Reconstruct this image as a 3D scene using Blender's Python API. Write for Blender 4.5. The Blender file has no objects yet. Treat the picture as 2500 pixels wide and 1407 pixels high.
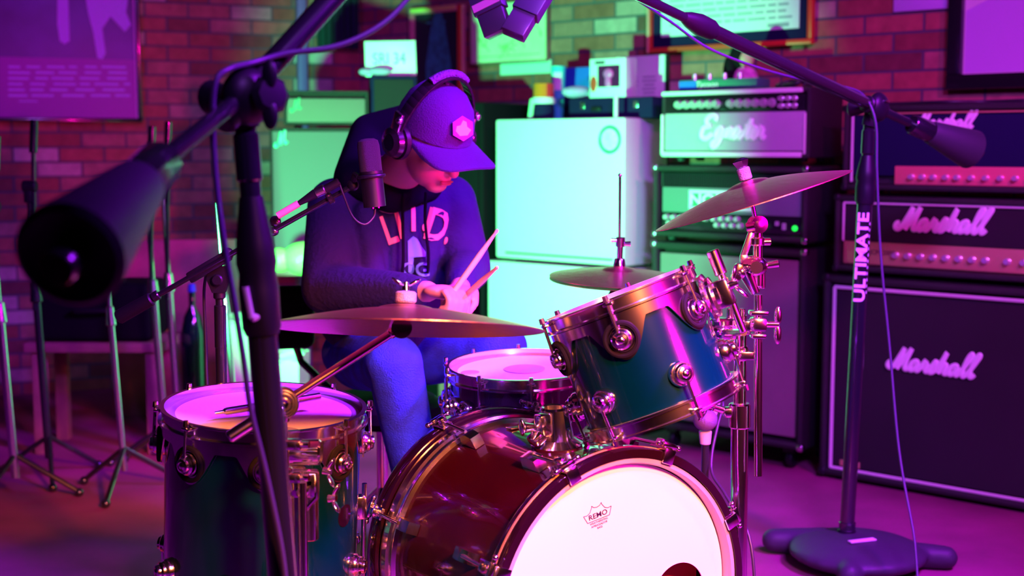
import bpy, bmesh, math, random
from mathutils import Vector as V, Matrix as MX, Euler
random.seed(7)
PI = math.pi
SC = bpy.context.scene
COL = SC.collection
# ------------------------------------------------------------------ camera
FPX = 3300.0
CAMZ = 1.22
PITCH = math.atan((703.5 - 360.0) / FPX)
cam_d = bpy.data.cameras.new('camera')
cam = bpy.data.objects.new('camera', cam_d)
COL.objects.link(cam)
cam.location = (0, 0, CAMZ)
cam.rotation_euler = (PI / 2 - PITCH, 0, 0)
cam_d.sensor_width = 36.0
cam_d.lens = 36.0 * FPX / 2500.0
cam_d.clip_start = 0.05
cam_d.dof.use_dof = True
cam_d.dof.focus_distance = 2.85
cam_d.dof.aperture_fstop = 2.9
SC.camera = cam
SC.view_settings.view_transform = 'Standard'
SC.view_settings.look = 'None'
SC.view_settings.gamma = 1.0
SC.view_settings.exposure = 0.0
SC.view_settings.use_curve_mapping = False
# ------------------------------------------------------------------ world
w = bpy.data.worlds.new('world')
SC.world = w
w.use_nodes = True
w.node_tree.nodes['Background'].inputs[0].default_value = (0.02, 0.004, 0.05, 1)
w.node_tree.nodes['Background'].inputs[1].default_value = 0.05
# ------------------------------------------------------------------ lights
def aim(o, target):
    d = V(target) - o.location
    o.rotation_euler = d.to_track_quat('-Z', 'Y').to_euler()
def spot(name, loc, target, color, power, angle, blend=0.3, size=0.05):
    l = bpy.data.lights.new(name, 'SPOT'); l.color = color; l.energy = power
    l.spot_size = math.radians(angle); l.spot_blend = blend; l.shadow_soft_size = size
    o = bpy.data.objects.new(name, l); COL.objects.link(o); o.location = loc; aim(o, target); return o
def area(name, loc, target, color, power, sx, sy, spread=180):
    l = bpy.data.lights.new(name, 'AREA'); l.color = color; l.energy = power
    l.shape = 'RECTANGLE'; l.size = sx; l.size_y = sy; l.spread = math.radians(spread)
    o = bpy.data.objects.new(name, l); COL.objects.link(o); o.location = loc; aim(o, target); return o
area('purple_stage_light', (1.9, 2.2, 2.85), (0.1, 3.0, 0.6), (0.34, 0.012, 1.0), 120, 0.5, 0.5, 75)
area('violet_front_light', (0.9, 0.5, 2.85), (0.75, 3.8, 0.7), (0.40, 0.09, 1.0), 42, 0.6, 0.4, 75)
spot('red_stage_light', (0.95, 0.55, 1.95), (0.06, 2.62, 0.50), (1.0, 0.19, 0.055), 1500, 38, 0.7, 0.12)
spot('magenta_floor_wash', (1.9, 1.6, 2.8), (1.3, 4.2, 0.0), (1.0, 0.0, 0.55), 230, 75, 0.6, 0.1)
area('magenta_side_light', (1.45, 1.7, 1.15), (-0.1, 3.4, 1.05), (1.0, 0.0, 0.45), 12, 0.22, 0.22, 50)
spot('green_floor_light', (-1.08, 3.80, 0.72), (-0.10, 5.93, 1.02), (0.06, 1.0, 0.28), 850, 66, 0.5, 0.05)
spot('purple_wall_light', (-2.2, 3.4, 2.9), (-2.0, 6.8, 1.7), (0.36, 0.0, 1.0), 120, 54, 0.6, 0.1)
spot('magenta_wall_wash', (0.4, 2.8, 2.95), (1.3, 5.8, 1.7), (0.85, 0.035, 0.85), 55, 64, 0.7, 0.1)

# ------------------------------------------------------------------ projection helpers (photo pixel -> place in the room)
def ray(px, py):
    u = (px - 1250.0) / FPX; v = (703.5 - py) / FPX
    c, s = math.cos(PITCH), math.sin(PITCH)
    return V((u, c + v * s, v * c - s))
def W(px, py, Y):
    d = ray(px, py); t = Y / d.y
    return V((0, 0, CAMZ)) + d * t
def G(px, py, z=0.0):
    d = ray(px, py); t = (z - CAMZ) / d.z
    return V((0, 0, CAMZ)) + d * t
def lerp(a, b, t): return a + (b - a) * t
# ------------------------------------------------------------------ materials
MATS = {}
def mat(name, base, rough=0.5, metal=0.0, spec=0.5, coat=0.0, bump=0.0, bscale=60.0, var=0.0, vscale=8.0, emit=None, estr=0.0, trans=0.0, sheen=0.0, aniso=0.0):
    m = bpy.data.materials.new(name); m.use_nodes = True
    nt = m.node_tree; b = nt.nodes['Principled BSDF']
    b.inputs['Base Color'].default_value = (*base, 1); b.inputs['Roughness'].default_value = rough
    b.inputs['Metallic'].default_value = metal; b.inputs['Specular IOR Level'].default_value = spec
    b.inputs['Coat Weight'].default_value = coat; b.inputs['Coat Roughness'].default_value = 0.03
    b.inputs['Transmission Weight'].default_value = trans
    b.inputs['Sheen Weight'].default_value = sheen
    b.inputs['Anisotropic'].default_value = aniso
    tc = nt.nodes.new('ShaderNodeTexCoord')
    if emit:
        b.inputs['Emission Color'].default_value = (*emit, 1); b.inputs['Emission Strength'].default_value = estr
    if bump > 0:
        n = nt.nodes.new('ShaderNodeTexNoise'); n.inputs['Scale'].default_value = bscale; n.inputs['Detail'].default_value = 3
        bp = nt.nodes.new('ShaderNodeBump'); bp.inputs['Strength'].default_value = bump; bp.inputs['Distance'].default_value = 0.01
        nt.links.new(tc.outputs['Object'], n.inputs['Vector']); nt.links.new(n.outputs['Fac'], bp.inputs['Height'])
        nt.links.new(bp.outputs['Normal'], b.inputs['Normal'])
    if var > 0:
        n2 = nt.nodes.new('ShaderNodeTexNoise'); n2.inputs['Scale'].default_value = vscale; n2.inputs['Detail'].default_value = 5
        r = nt.nodes.new('ShaderNodeValToRGB')
        r.color_ramp.elements[0].position = 0.3; r.color_ramp.elements[1].position = 0.7
        r.color_ramp.elements[0].color = (*[c * (1 - var) for c in base], 1)
        r.color_ramp.elements[1].color = (*[min(1, c * (1 + var)) for c in base], 1)
        nt.links.new(tc.outputs['Object'], n2.inputs['Vector']); nt.links.new(n2.outputs['Fac'], r.inputs['Fac'])
        nt.links.new(r.outputs['Color'], b.inputs['Base Color'])
    MATS[name] = m; return m
chrome = mat('chrome', (0.95, 0.93, 0.95), 0.14, 1.0)
steel = mat('brushed_steel', (0.7, 0.7, 0.72), 0.25, 1.0)
blackmetal = mat('black_painted_metal', (0.012, 0.012, 0.016), 0.22, 0.0, 0.7, 0.6)
blackplast = mat('black_plastic', (0.010, 0.009, 0.013), 0.42, 0.0, 0.3)
rubber = mat('black_rubber', (0.04, 0.04, 0.05), 0.5, 0.0, 0.3, bump=0.12, bscale=220)
softblack = mat('matte_black', (0.006, 0.006, 0.008), 0.8, 0.0, 0.1)
tolex = mat('black_tolex', (0.014, 0.014, 0.016), 0.45, 0.0, 0.5, bump=0.5, bscale=420)
grille_dark = mat('dark_grille_cloth', (0.018, 0.015, 0.02), 0.75, bump=0.6, bscale=700, var=0.25, vscale=2)
white_pipe = mat('white_piping', (0.75, 0.75, 0.72), 0.4)
logo_white = mat('white_logo_plastic', (0.95, 0.95, 0.95), 0.35, emit=None)
cream = mat('cream_fabric', (0.16, 0.14, 0.13), 0.8, bump=0.3, bscale=500, var=0.05, vscale=3)
offwhite = mat('white_vinyl', (0.82, 0.84, 0.80), 0.45, bump=0.15, bscale=300)
gold = mat('gold_panel', (0.75, 0.52, 0.25), 0.35, 0.5, var=0.1, vscale=4)
knobm = mat('silver_knob', (0.85, 0.85, 0.85), 0.25, 0.6)
knobg = mat('grey_knob', (0.45, 0.47, 0.47), 0.4)
brass = mat('cymbal_bronze', (0.62, 0.30, 0.22), 0.33, 1.0)
felt = mat('grey_felt', (0.35, 0.33, 0.36), 0.95, bump=0.6, bscale=300, var=0.15, vscale=40)
headwhite = mat('coated_drum_head', (0.88, 0.86, 0.84), 0.55, bump=0.08, bscale=900)
headsmooth = mat('smooth_white_head', (0.92, 0.92, 0.90), 0.35)
head_edge = mat('drum_head_clear_edge', (0.35, 0.33, 0.36), 0.25)
teal = mat('teal_sparkle_lacquer', (0.0, 0.03, 0.034), 0.16, 0.3, 0.6, 1.0, var=0.25, vscale=5)
hoopm = mat('dark_hoop_lacquer', (0.012, 0.002, 0.008), 0.15, 0.1, 0.6, 1.0)
redlit = mat('red_lit_lacquer', (0.030, 0.001, 0.005), 0.14, 0.1, 0.6, 1.0, var=0.4, vscale=3)  # red light on the kit's dark finish is put into this colour
hoodie_m = mat('navy_hoodie_fleece', (0.009, 0.003, 0.075), 0.9, bump=0.35, bscale=90)
hood_in = mat('black_hood_lining', (0.004, 0.002, 0.012), 0.95, 0.0, 0.1)
jeans = mat('blue_denim', (0.010, 0.035, 0.62), 0.85, bump=0.5, bscale=260, var=0.45, vscale=14)
skin = mat('skin', (0.62, 0.32, 0.24), 0.5, bump=0.05, bscale=200)
lipm = mat('lip_skin', (0.5, 0.16, 0.14), 0.45)
capm = mat('navy_cap_cloth', (0.045, 0.006, 0.13), 0.85, bump=0.4, bscale=300)
patchm = mat('cap_patch_border', (0.30, 0.06, 0.32), 0.6)
patchw = mat('cap_patch_white', (0.95, 0.9, 0.95), 0.6)
printred = mat('coral_print', (0.95, 0.32, 0.26), 0.7)
printpale = mat('pale_print', (0.95, 0.62, 0.5), 0.7)
printblue = mat('light_blue_print', (0.18, 0.38, 0.75), 0.8)
wood = mat('pale_drumstick_wood', (0.75, 0.52, 0.3), 0.5)
woodp = mat('stained_plywood', (0.30, 0.12, 0.12), 0.6, var=0.4, vscale=6)
glass = mat('clear_glass', (0.9, 0.9, 0.9), 0.05, trans=1.0)
redm = mat('red_frame_paint', (0.75, 0.06, 0.03), 0.35)
pinkm = mat('pink_frame_paint', (0.85, 0.30, 0.28), 0.35)
yel = mat('yellow_lit_frame_edge', (0.8, 0.75, 0.15), 0.4)
paper = mat('white_paper', (0.8, 0.78, 0.82), 0.6)
paper_y = mat('yellowed_paper', (0.85, 0.85, 0.55), 0.6, var=0.12, vscale=9)
ink = mat('dark_ink', (0.02, 0.02, 0.03), 0.6)
inkgrey = mat('grey_ink', (0.35, 0.32, 0.42), 0.6)
tapem = mat('white_tape', (0.8, 0.78, 0.75), 0.5)
tapeo = mat('pale_orange_tape', (0.95, 0.45, 0.32), 0.5)
cabm = mat('grey_cable', (0.07, 0.05, 0.11), 0.4)
cabk = mat('black_cable', (0.03, 0.02, 0.04), 0.4)
greenb = mat('green_enamel', (0.05, 0.28, 0.16), 0.35)
bluep = mat('blue_card', (0.02, 0.12, 0.75), 0.5)
redlens = mat('red_lens', (0.9, 0.03, 0.05), 0.15, coat=0.5)
orlens = mat('orange_lens', (0.95, 0.18, 0.02), 0.15, coat=0.5)
led = mat('green_led', (0.05, 0.9, 0.1), 0.3, emit=(0.0, 1.0, 0.05), estr=1.6)
navy = mat('navy_cloth', (0.010, 0.008, 0.055), 0.85, 0.0, 0.15, bump=0.3, bscale=200)
darkteal = mat('dark_teal_cloth', (0.006, 0.03, 0.035), 0.85, bump=0.3, bscale=60)
creamw = mat('pale_green_plastic', (0.35, 0.85, 0.45), 0.4)
# cymbal grooves
def groove(m, base_r):
    nt = m.node_tree; b = nt.nodes['Principled BSDF']
    tc = nt.nodes.new('ShaderNodeTexCoord'); ln = nt.nodes.new('ShaderNodeVectorMath'); ln.operation = 'LENGTH'
    nt.links.new(tc.outputs['Object'], ln.inputs[0])
    mm = nt.nodes.new('ShaderNodeMath'); mm.operation = 'MULTIPLY'; mm.inputs[1].default_value = 1400
    nt.links.new(ln.outputs['Value'], mm.inputs[0])
    sn = nt.nodes.new('ShaderNodeMath'); sn.operation = 'SINE'; nt.links.new(mm.outputs[0], sn.inputs[0])
    nz = nt.nodes.new('ShaderNodeTexNoise'); nz.inputs['Scale'].default_value = 45; nt.links.new(tc.outputs['Object'], nz.inputs['Vector'])
    ad = nt.nodes.new('ShaderNodeMath'); ad.operation = 'MULTIPLY_ADD'; ad.inputs[1].default_value = 0.12
    nt.links.new(sn.outputs[0], ad.inputs[0]); nt.links.new(nz.outputs['Fac'], ad.inputs[2])
    bp = nt.nodes.new('ShaderNodeBump'); bp.inputs['Strength'].default_value = 0.35; bp.inputs['Distance'].default_value = 0.004
    nt.links.new(ad.outputs[0], bp.inputs['Height']); nt.links.new(bp.outputs['Normal'], b.inputs['Normal'])
groove(brass, 0.2)
# brick wall
def brick(name, wid=0.235, row=0.0725, off=0.0):
    m = bpy.data.materials.new(name); m.use_nodes = True; nt = m.node_tree; b = nt.nodes['Principled BSDF']
    tc = nt.nodes.new('ShaderNodeTexCoord'); sp = nt.nodes.new('ShaderNodeSeparateXYZ'); cb = nt.nodes.new('ShaderNodeCombineXYZ')
    nt.links.new(tc.outputs['Object'], sp.inputs[0]); nt.links.new(sp.outputs['X'], cb.inputs['X']); nt.links.new(sp.outputs['Z'], cb.inputs['Y'])
    mp = nt.nodes.new('ShaderNodeMapping'); mp.inputs['Location'].default_value = (off, 0.012, 0)
    nt.links.new(cb.outputs[0], mp.inputs[0])
    br = nt.nodes.new('ShaderNodeTexBrick'); br.inputs['Scale'].default_value = 1.0
    br.inputs['Brick Width'].default_value = wid; br.inputs['Row Height'].default_value = row
    br.inputs['Mortar Size'].default_value = 0.0055; br.inputs['Mortar Smooth'].default_value = 0.25
    br.inputs['Color1'].default_value = (0, 0, 0, 1); br.inputs['Color2'].default_value = (1, 1, 1, 1)
    br.inputs['Mortar'].default_value = (0, 0, 0, 1); br.inputs['Bias'].default_value = 0.0
    nt.links.new(mp.outputs[0], br.inputs['Vector'])
    rp = nt.nodes.new('ShaderNodeValToRGB'); e = rp.color_ramp.elements
    e[0].position = 0.0; e[0].color = (0.16, 0.05, 0.05, 1)
    e[1].position = 1.0; e[1].color = (0.62, 0.44, 0.42, 1)
    for p, c in ((0.25, (0.30, 0.075, 0.06, 1)), (0.6, (0.42, 0.11, 0.09, 1)), (0.85, (0.40, 0.16, 0.15, 1)), (0.95, (0.55, 0.36, 0.36, 1))):
        x = e.new(p); x.color = c
    nt.links.new(br.outputs['Color'], rp.inputs['Fac'])
    nz = nt.nodes.new('ShaderNodeTexNoise'); nz.inputs['Scale'].default_value = 18; nz.inputs['Detail'].default_value = 6
    nt.links.new(tc.outputs['Object'], nz.inputs['Vector'])
    mx = nt.nodes.new('ShaderNodeMixRGB'); mx.blend_type = 'OVERLAY'; mx.inputs[0].default_value = 0.5
    nt.links.new(rp.outputs['Color'], mx.inputs[1]); nt.links.new(nz.outputs['Fac'], mx.inputs[2])
    m2 = nt.nodes.new('ShaderNodeMixRGB'); m2.inputs[2].default_value = (0.10, 0.09, 0.12, 1)
    nt.links.new(br.outputs['Fac'], m2.inputs[0]); nt.links.new(mx.outputs[0], m2.inputs[1])
    nt.links.new(m2.outputs[0], b.inputs['Base Color']); b.inputs['Roughness'].default_value = 0.8
    ma = nt.nodes.new('ShaderNodeMath'); ma.operation = 'MULTIPLY_ADD'; ma.inputs[1].default_value = -1.0
    n2 = nt.nodes.new('ShaderNodeMath'); n2.operation = 'MULTIPLY'; n2.inputs[1].default_value = 0.3
    nt.links.new(nz.outputs['Fac'], n2.inputs[0]); nt.links.new(br.outputs['Fac'], ma.inputs[0]); nt.links.new(n2.outputs[0], ma.inputs[2])
    bp = nt.nodes.new('ShaderNodeBump'); bp.inputs['Strength'].default_value = 0.8; bp.inputs['Distance'].default_value = 0.006
    nt.links.new(ma.outputs[0], bp.inputs['Height']); nt.links.new(bp.outputs['Normal'], b.inputs['Normal'])
    return m
# ------------------------------------------------------------------ mesh builder
def frame(z, x=None):
    z = V(z).normalized()
    if x is None: x = V((1, 0, 0)) if abs(z.x) < 0.9 else V((0, 1, 0))
    x = V(x); y = z.cross(x).normalized(); x = y.cross(z).normalized()
    return MX((x, y, z)).transposed()
def mtx(o, z=(0, 0, 1), x=None):
    m = frame(z, x).to_4x4(); m.translation = V(o); return m
class MB:
    def __init__(s): s.bm = bmesh.new()
    def box(s, c, size, R=None, bev=0.0, seg=2):
        R = R or MX.Identity(3); c = V(c); h = [k / 2 for k in size]; vs = []
        for x in (-1, 1):
            for y in (-1, 1):
                for z in (-1, 1): vs.append(s.bm.verts.new(c + R @ V((x * h[0], y * h[1], z * h[2]))))
        fs = [(0, 1, 3, 2), (4, 6, 7, 5), (0, 4, 5, 1), (2, 3, 7, 6), (0, 2, 6, 4), (1, 5, 7, 3)]
        ff = [s.bm.faces.new([vs[i] for i in f]) for f in fs]
        if bev > 0:
            es = set(e for f in ff for e in f.edges)
            bmesh.ops.bevel(s.bm, geom=list(es), offset=min(bev, min(size) * 0.49), segments=seg, affect='EDGES', profile=0.5)
        return s
    def lathe(s, pts, M=None, n=40, closed=False):
        M = M or MX.Identity(4); rings = []
        for r, z in pts:
            if r < 1e-6: rings.append([s.bm.verts.new(M @ V((0, 0, z)))])
            else: rings.append([s.bm.verts.new(M @ V((r * math.cos(2 * PI * i / n), r * math.sin(2 * PI * i / n), z))) for i in range(n)])
        if closed: rings.append(rings[0])
        for a, b in zip(rings[:-1], rings[1:]):
            for i in range(n):
                j = (i + 1) % n
                if len(a) == 1 and len(b) == 1: continue
                try:
                    if len(a) == 1: s.bm.faces.new((a[0], b[j], b[i]))
                    elif len(b) == 1: s.bm.faces.new((a[i], a[j], b[0]))
                    else: s.bm.faces.new((a[i], a[j], b[j], b[i]))
                except ValueError: pass
        return s
    def cyl(s, a, b, r1, r2=None, n=20, bev=0.0):
        a, b = V(a), V(b); r2 = r1 if r2 is None else r2; L = (b - a).length
        if L < 1e-6: return s
        M = mtx(a, b - a)
        if bev: pts = [(0, 0), (r1 - bev, 0), (r1, bev), (r2, L - bev), (r2 - bev, L), (0, L)]
        else: pts = [(0, 0), (r1, 0), (r2, L), (0, L)]
        return s.lathe(pts, M, n)
    def ball(s, c, r, sc=(1, 1, 1), R=None, n=20, m=12):
        R = R or MX.Identity(3); M = MX.Translation(V(c)) @ R.to_4x4() @ MX.Diagonal((*sc, 1))
        pts = [(r * math.sin(PI * i / m), -r * math.cos(PI * i / m)) for i in range(m + 1)]
        pts[0] = (0, -r); pts[-1] = (0, r)
        return s.lathe(pts, M, n)
    def torus(s, M, R, r, n=48, m=12, sy=1.0):
        pts = [(R + r * math.cos(2 * PI * i / m), r * sy * math.sin(2 * PI * i / m)) for i in range(m)]
        return s.lathe(pts, M, n, closed=True)
    def tube(s, path, r, n=10, flat=None):
        P = [V(p) for p in path]; N = len(P); rr = r if isinstance(r, (list, tuple)) else [r] * N
        T = [(P[min(i + 1, N - 1)] - P[max(i - 1, 0)]).normalized() for i in range(N)]
        up = frame(T[0]) @ V((1, 0, 0)); rings = []
        for i in range(N):
            up = (up - T[i] * up.dot(T[i])).normalized(); sd = T[i].cross(up)
            if flat is not None:   # ribbon lying on plane with normal 'flat'
                nn = V(flat); sd = T[i].cross(nn).normalized(); u2 = nn.normalized()
                rings.append([s.bm.verts.new(P[i] + sd * rr[i] * math.cos(2 * PI * k / n) + u2 * rr[i] * 0.45 * math.sin(2 * PI * k / n)) for k in range(n)])
            else:
                rings.append([s.bm.verts.new(P[i] + (up * math.cos(2 * PI * k / n) + sd * math.sin(2 * PI * k / n)) * rr[i]) for k in range(n)])
        for a, b in zip(rings[:-1], rings[1:]):
            for k in range(n):
                j = (k + 1) % n; s.bm.faces.new((a[k], a[j], b[j], b[k]))
        s.bm.faces.new(rings[0][::-1]); s.bm.faces.new(rings[-1]); return s
    def prism(s, poly, M, d):
        a = [s.bm.verts.new(M @ V((x, y, 0))) for x, y in poly]; b = [s.bm.verts.new(M @ V((x, y, d))) for x, y in poly]
        s.bm.faces.new(a[::-1]); s.bm.faces.new(b); n = len(a)
        for i in range(n):
            j = (i + 1) % n; s.bm.faces.new((a[i], a[j], b[j], b[i]))
        return s
    def arc_band(s, M, R, t, z0, z1, a0, a1, n=48):
        """curved plate following a drum shell, from angle a0 to a1; z0/z1 may be functions of the angle"""
        f0 = z0 if callable(z0) else (lambda a: z0); f1 = z1 if callable(z1) else (lambda a: z1)
        q = []
        for i in range(n + 1):
            a = lerp(a0, a1, i / n); c, sn = math.cos(a), math.sin(a)
            q.append([s.bm.verts.new(M @ V(((R + k) * c, (R + k) * sn, z))) for k, z in ((0, f0(a)), (t, f0(a)), (t, f1(a)), (0, f1(a)))])
        for a, b in zip(q[:-1], q[1:]):
            for k in range(4):
                j = (k + 1) % 4; s.bm.faces.new((a[k], b[k], b[j], a[j]))
        if abs(abs(a1 - a0) - 2 * PI) > 1e-3: s.bm.faces.new(q[0]); s.bm.faces.new(q[-1][::-1])
        return s
ROOTM = {}
def setup(o, label=None, cat=None, group=None, kind=None):
    if label: o['label'] = label
    if cat: o['category'] = cat
    if group: o['group'] = group
    if kind: o['kind'] = kind
    return o
def thing(name, label, cat, M=None, group=None):
    o = bpy.data.objects.new(name, None); COL.objects.link(o); o.empty_display_size = 0.1
    M = M if M is not None else MX.Identity(4)
    if isinstance(M, V): M = MX.Translation(M)
    o.matrix_world = M; ROOTM[o.name] = M.copy()
    return setup(o, label, cat, group)
def finish(mb, name, m, parent=None, local=False, smooth=35, label=None, kind=None, cat=None, group=None):
    """link a builder as one mesh; geometry is in world coordinates unless local"""
    bm = mb.bm if isinstance(mb, MB) else mb
    if parent is not None:
        M = ROOTM[parent.name]
        if not local: bm.transform(M.inverted())
    else:
        lo = V((1e9, 1e9, 1e9)); hi = -lo
        for v in bm.verts:
            for k in range(3): lo[k] = min(lo[k], v.co[k]); hi[k] = max(hi[k], v.co[k])
        M = MX.Translation(V(((lo.x + hi.x) / 2, (lo.y + hi.y) / 2, lo.z)))
        if kind != 'structure' and not local: bm.transform(M.inverted())
        else: M = MX.Identity(4)
    bmesh.ops.recalc_face_normals(bm, faces=bm.faces[:])
    me = bpy.data.meshes.new(name); bm.to_mesh(me); bm.free()
    for p in me.polygons: p.use_smooth = True
    if smooth is not None and smooth < 180: me.set_sharp_from_angle(angle=math.radians(smooth))
    me.materials.append(m)
    o = bpy.data.objects.new(name, me); COL.objects.link(o)
    if parent is not None: o.parent = parent; ROOTM[o.name] = M.copy()
    else: o.matrix_world = M; ROOTM[o.name] = M.copy()
    return setup(o, label, cat, group, kind)
def text(name, body, size, M, m, parent, ext=0.0008, shear=0.0, sx=1.0, spacing=1.0, label=None, bold=0.0):
    cu = bpy.data.curves.new(name, 'FONT'); cu.body = body; cu.size = size; cu.align_x = 'CENTER'; cu.align_y = 'CENTER'
    cu.extrude = ext; cu.shear = shear; cu.space_character = spacing; cu.offset = bold; cu.resolution_u = 3
    ob = bpy.data.objects.new('tmp', cu); COL.objects.link(ob)
    dg = bpy.context.evaluated_depsgraph_get(); me = bpy.data.meshes.new_from_object(ob.evaluated_get(dg))
    bm = bmesh.new(); bm.from_mesh(me); bpy.data.objects.remove(ob); bpy.data.curves.remove(cu); bpy.data.meshes.remove(me)
    bm.transform(M @ MX.Diagonal((sx, 1, 1, 1)))
    return finish(bm, name, m, parent, label=label)
def catmull(pts, n=8):
    P = [V((*p, 0)) if len(p) == 2 else V(p) for p in pts]; P = [P[0] * 2 - P[1]] + P + [P[-1] * 2 - P[-2]]; out = []
    for i in range(1, len(P) - 2):
        for k in range(n):
            t = k / n; a, b, c, d = P[i - 1:i + 3]
            out.append(0.5 * ((2 * b) + (c - a) * t + (2 * a - 5 * b + 4 * c - d) * t * t + (3 * b - a - 3 * c + d) * t ** 3))
    out.append(P[-2]); return out
def sh(st, dx): return [[(x + dx, y) for x, y in s] for s in st]
L_a = [[(.95, .38), (.82, .46), (.66, .36), (.62, .14), (.72, .01), (.86, .1), (.96, .42)], [(.96, .42), (.93, .12), (1.02, .01), (1.12, .12)]]
L_r = [[(1.12, .12), (1.2, .4), (1.26, .55)], [(1.26, .52), (1.3, .4), (1.42, .42)], [(1.4, .42), (1.37, .12), (1.46, .01), (1.56, .12)]]
L_l = [[(2.96, .12), (3.10, .5), (3.22, .95), (3.16, 1.02), (3.08, .8), (3.06, .3), (3.12, .02), (3.22, .02), (3.3, .14)]]
MARSH = [[(-.30, .30), (-.42, .28), (-.44, .12), (-.3, .02), (-.15, .15), (-.03, .6), (.06, 1.0)], [(.06, 1.0), (.04, .5), (.05, .02)], [(.05, .02), (.22, .5), (.40, 1.0)],
         [(.40, 1.0), (.36, .45), (.4, .08), (.52, .03), (.62, .14)]] + L_a + L_r + \
        [[(1.56, .12), (1.72, .55), (1.80, .3), (1.78, .06), (1.64, .0), (1.58, .1)], [(1.80, .08), (1.95, .4), (2.06, .98), (2.03, .5), (2.02, .01)],
         [(2.02, .1), (2.12, .4), (2.24, .44), (2.26, .25), (2.26, .06), (2.36, .02), (2.46, .14)]] + sh(L_a, 1.84) + L_l + sh(L_l, .34)
EGN = [[(.42, .78), (.40, .98), (.1, 1.0), (-.08, .8), (.08, .58), (.25, .56)], [(.2, .56), (-.12, .45), (-.14, .1), (.15, -.02), (.45, .2)],
       [(.95, .38), (.82, .46), (.66, .36), (.62, .14), (.72, .01), (.86, .1), (.96, .42)], [(.96, .42), (.9, -.15), (.68, -.4), (.55, -.25), (.8, .0), (1.1, .12)],
       [(1.1, .12), (1.2, .42), (1.2, .02)], [(1.2, .2), (1.35, .44), (1.42, .3), (1.42, .05), (1.58, .12)]] + sh(L_a, .92) + \
      [[(2.02, .1), (2.2, .45), (2.32, .85), (2.26, .3), (2.32, .02), (2.45, .1)], [(2.1, .52), (2.5, .58)], [(2.45, .15), (2.68, .3), (2.66, .45), (2.54, .4), (2.5, .15), (2.62, .0), (2.8, .12)]] + sh(L_r, 1.66)
def script(name, strokes, M, scale, rad, m, parent, shear=0.38):
    mb = MB()
    for st in strokes:
        P = [V(((p.x + shear * p.y) * scale, p.y * scale, 0)) for p in catmull(st, 6)]
        mb.tube(P, rad, 8, flat=(0, 0, 1))
    mb.bm.transform(M); return finish(mb, name, m, parent, smooth=60)
def copy_thing(root, M=None, label=None, group=None):
    r = root.copy(); COL.objects.link(r)
    if M is not None: r.matrix_world = M
    if label: r['label'] = label
    if group: r['group'] = group
    for ch in list(root.children):
        c = ch.copy(); COL.objects.link(c); c.parent = r
        for g in list(ch.children):
            d = g.copy(); COL.objects.link(d); d.parent = c
    return r
def organic(name, shapes, m, parent, voxel=0.008, smooth_it=4, label=None):
    """shapes: ('c', a, b, ra, rb) tapered limb, ('e', centre, radii, R) ellipsoid; fused into one skin"""
    mb = MB()
    for s in shapes:
        if s[0] == 'c':
            mb.cyl(s[1], s[2], s[3], s[4], 20); mb.ball(s[1], s[3] * 0.995); mb.ball(s[2], s[4] * 0.995)
        else: mb.ball(s[1], 1.0, s[2], s[3] if len(s) > 3 else None, 24, 16)
    o = finish(mb, name, m, parent, label=label)
    r = o.modifiers.new('fuse', 'REMESH'); r.mode = 'VOXEL'; r.voxel_size = voxel; r.use_smooth_shade = True
    sm = o.modifiers.new('relax', 'SMOOTH'); sm.iterations = smooth_it; sm.factor = 0.6
    return o
# ================================================================== setting
XD = V((0.743, -0.669, 0)); YD = V((0.669, 0.743, 0))      # amp row: along the fronts / into the wall
A0 = V((1.128, 4.93, 0))                                     # front left foot of the nearest stack
def diag(px, Yd=0.0):
    """point on the amp row's front line (shifted Yd towards the wall) seen at photo column px"""
    u = (px - 1250) / FPX / ray(px, 500).y; P = A0 + YD * Yd
    t = (u * P.y - P.x) / (XD.x - u * XD.y)
    return P + XD * t
WR0 = A0 + YD * 0.47                                         # right wall line
WL0 = V((-2.23, 6.70, 0)); WLD = V((1.4, 0.6, 0)).normalized(); WLN = V((-WLD.y, WLD.x, 0))
den = WLD.x * (-XD.y) - WLD.y * (-XD.x)
dd = WR0 - WL0
tL = (dd.x * (-XD.y) - dd.y * (-XD.x)) / den
CORNER = WL0 + WLD * tL
def wallobj(name, P, D, length, h, m, thick=0.12, back=None):
    Z = V((0, 0, 1)); N = Z.cross(D) if back is None else back
    M = MX((D, N, Z)).transposed().to_4x4(); M.translation = P
    mb = MB(); mb.box((length / 2, thick / 2, h / 2), (length, thick, h))
    bm = mb.bm; bmesh.ops.recalc_face_normals(bm, faces=bm.faces[:])
    me = bpy.data.meshes.new(name); bm.to_mesh(me); bm.free(); me.materials.append(m)
    o = bpy.data.objects.new(name, me); COL.objects.link(o); o.matrix_world = M; o['kind'] = 'structure'
    ROOTM[o.name] = M.copy(); return o
CEIL = 3.1
brickL = brick('old_brick_left', 0.215, 0.0725, 0.05); brickR = brick('old_brick_right', 0.245, 0.0725, 0.0)
plaster = mat('dark_plaster', (0.03, 0.02, 0.035), 0.8, bump=0.2, bscale=30)
wallobj('wall_left', CORNER - WLD * 4.4, WLD, 4.4 + 0.08, CEIL, brickL, back=WLN)
wallobj('wall_right', CORNER, XD, 6.6, CEIL, brickR, back=YD)
E1 = CORNER - WLD * 4.4; E2 = CORNER + XD * 6.6
BL = V((E1.x, -1.6, 0)); BR = V((E2.x, -1.6, 0))
wallobj('wall_west', E1, V((0, -1, 0)), E1.y + 1.6, CEIL, plaster, back=V((-1, 0, 0)))
wallobj('wall_east', BR, V((0, 1, 0)), E2.y + 1.6, CEIL, plaster, back=V((1, 0, 0)))
wallobj('wall_front', BL, V((1, 0, 0)), BR.x - BL.x, CEIL, plaster, back=V((0, -1, 0)))
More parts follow.
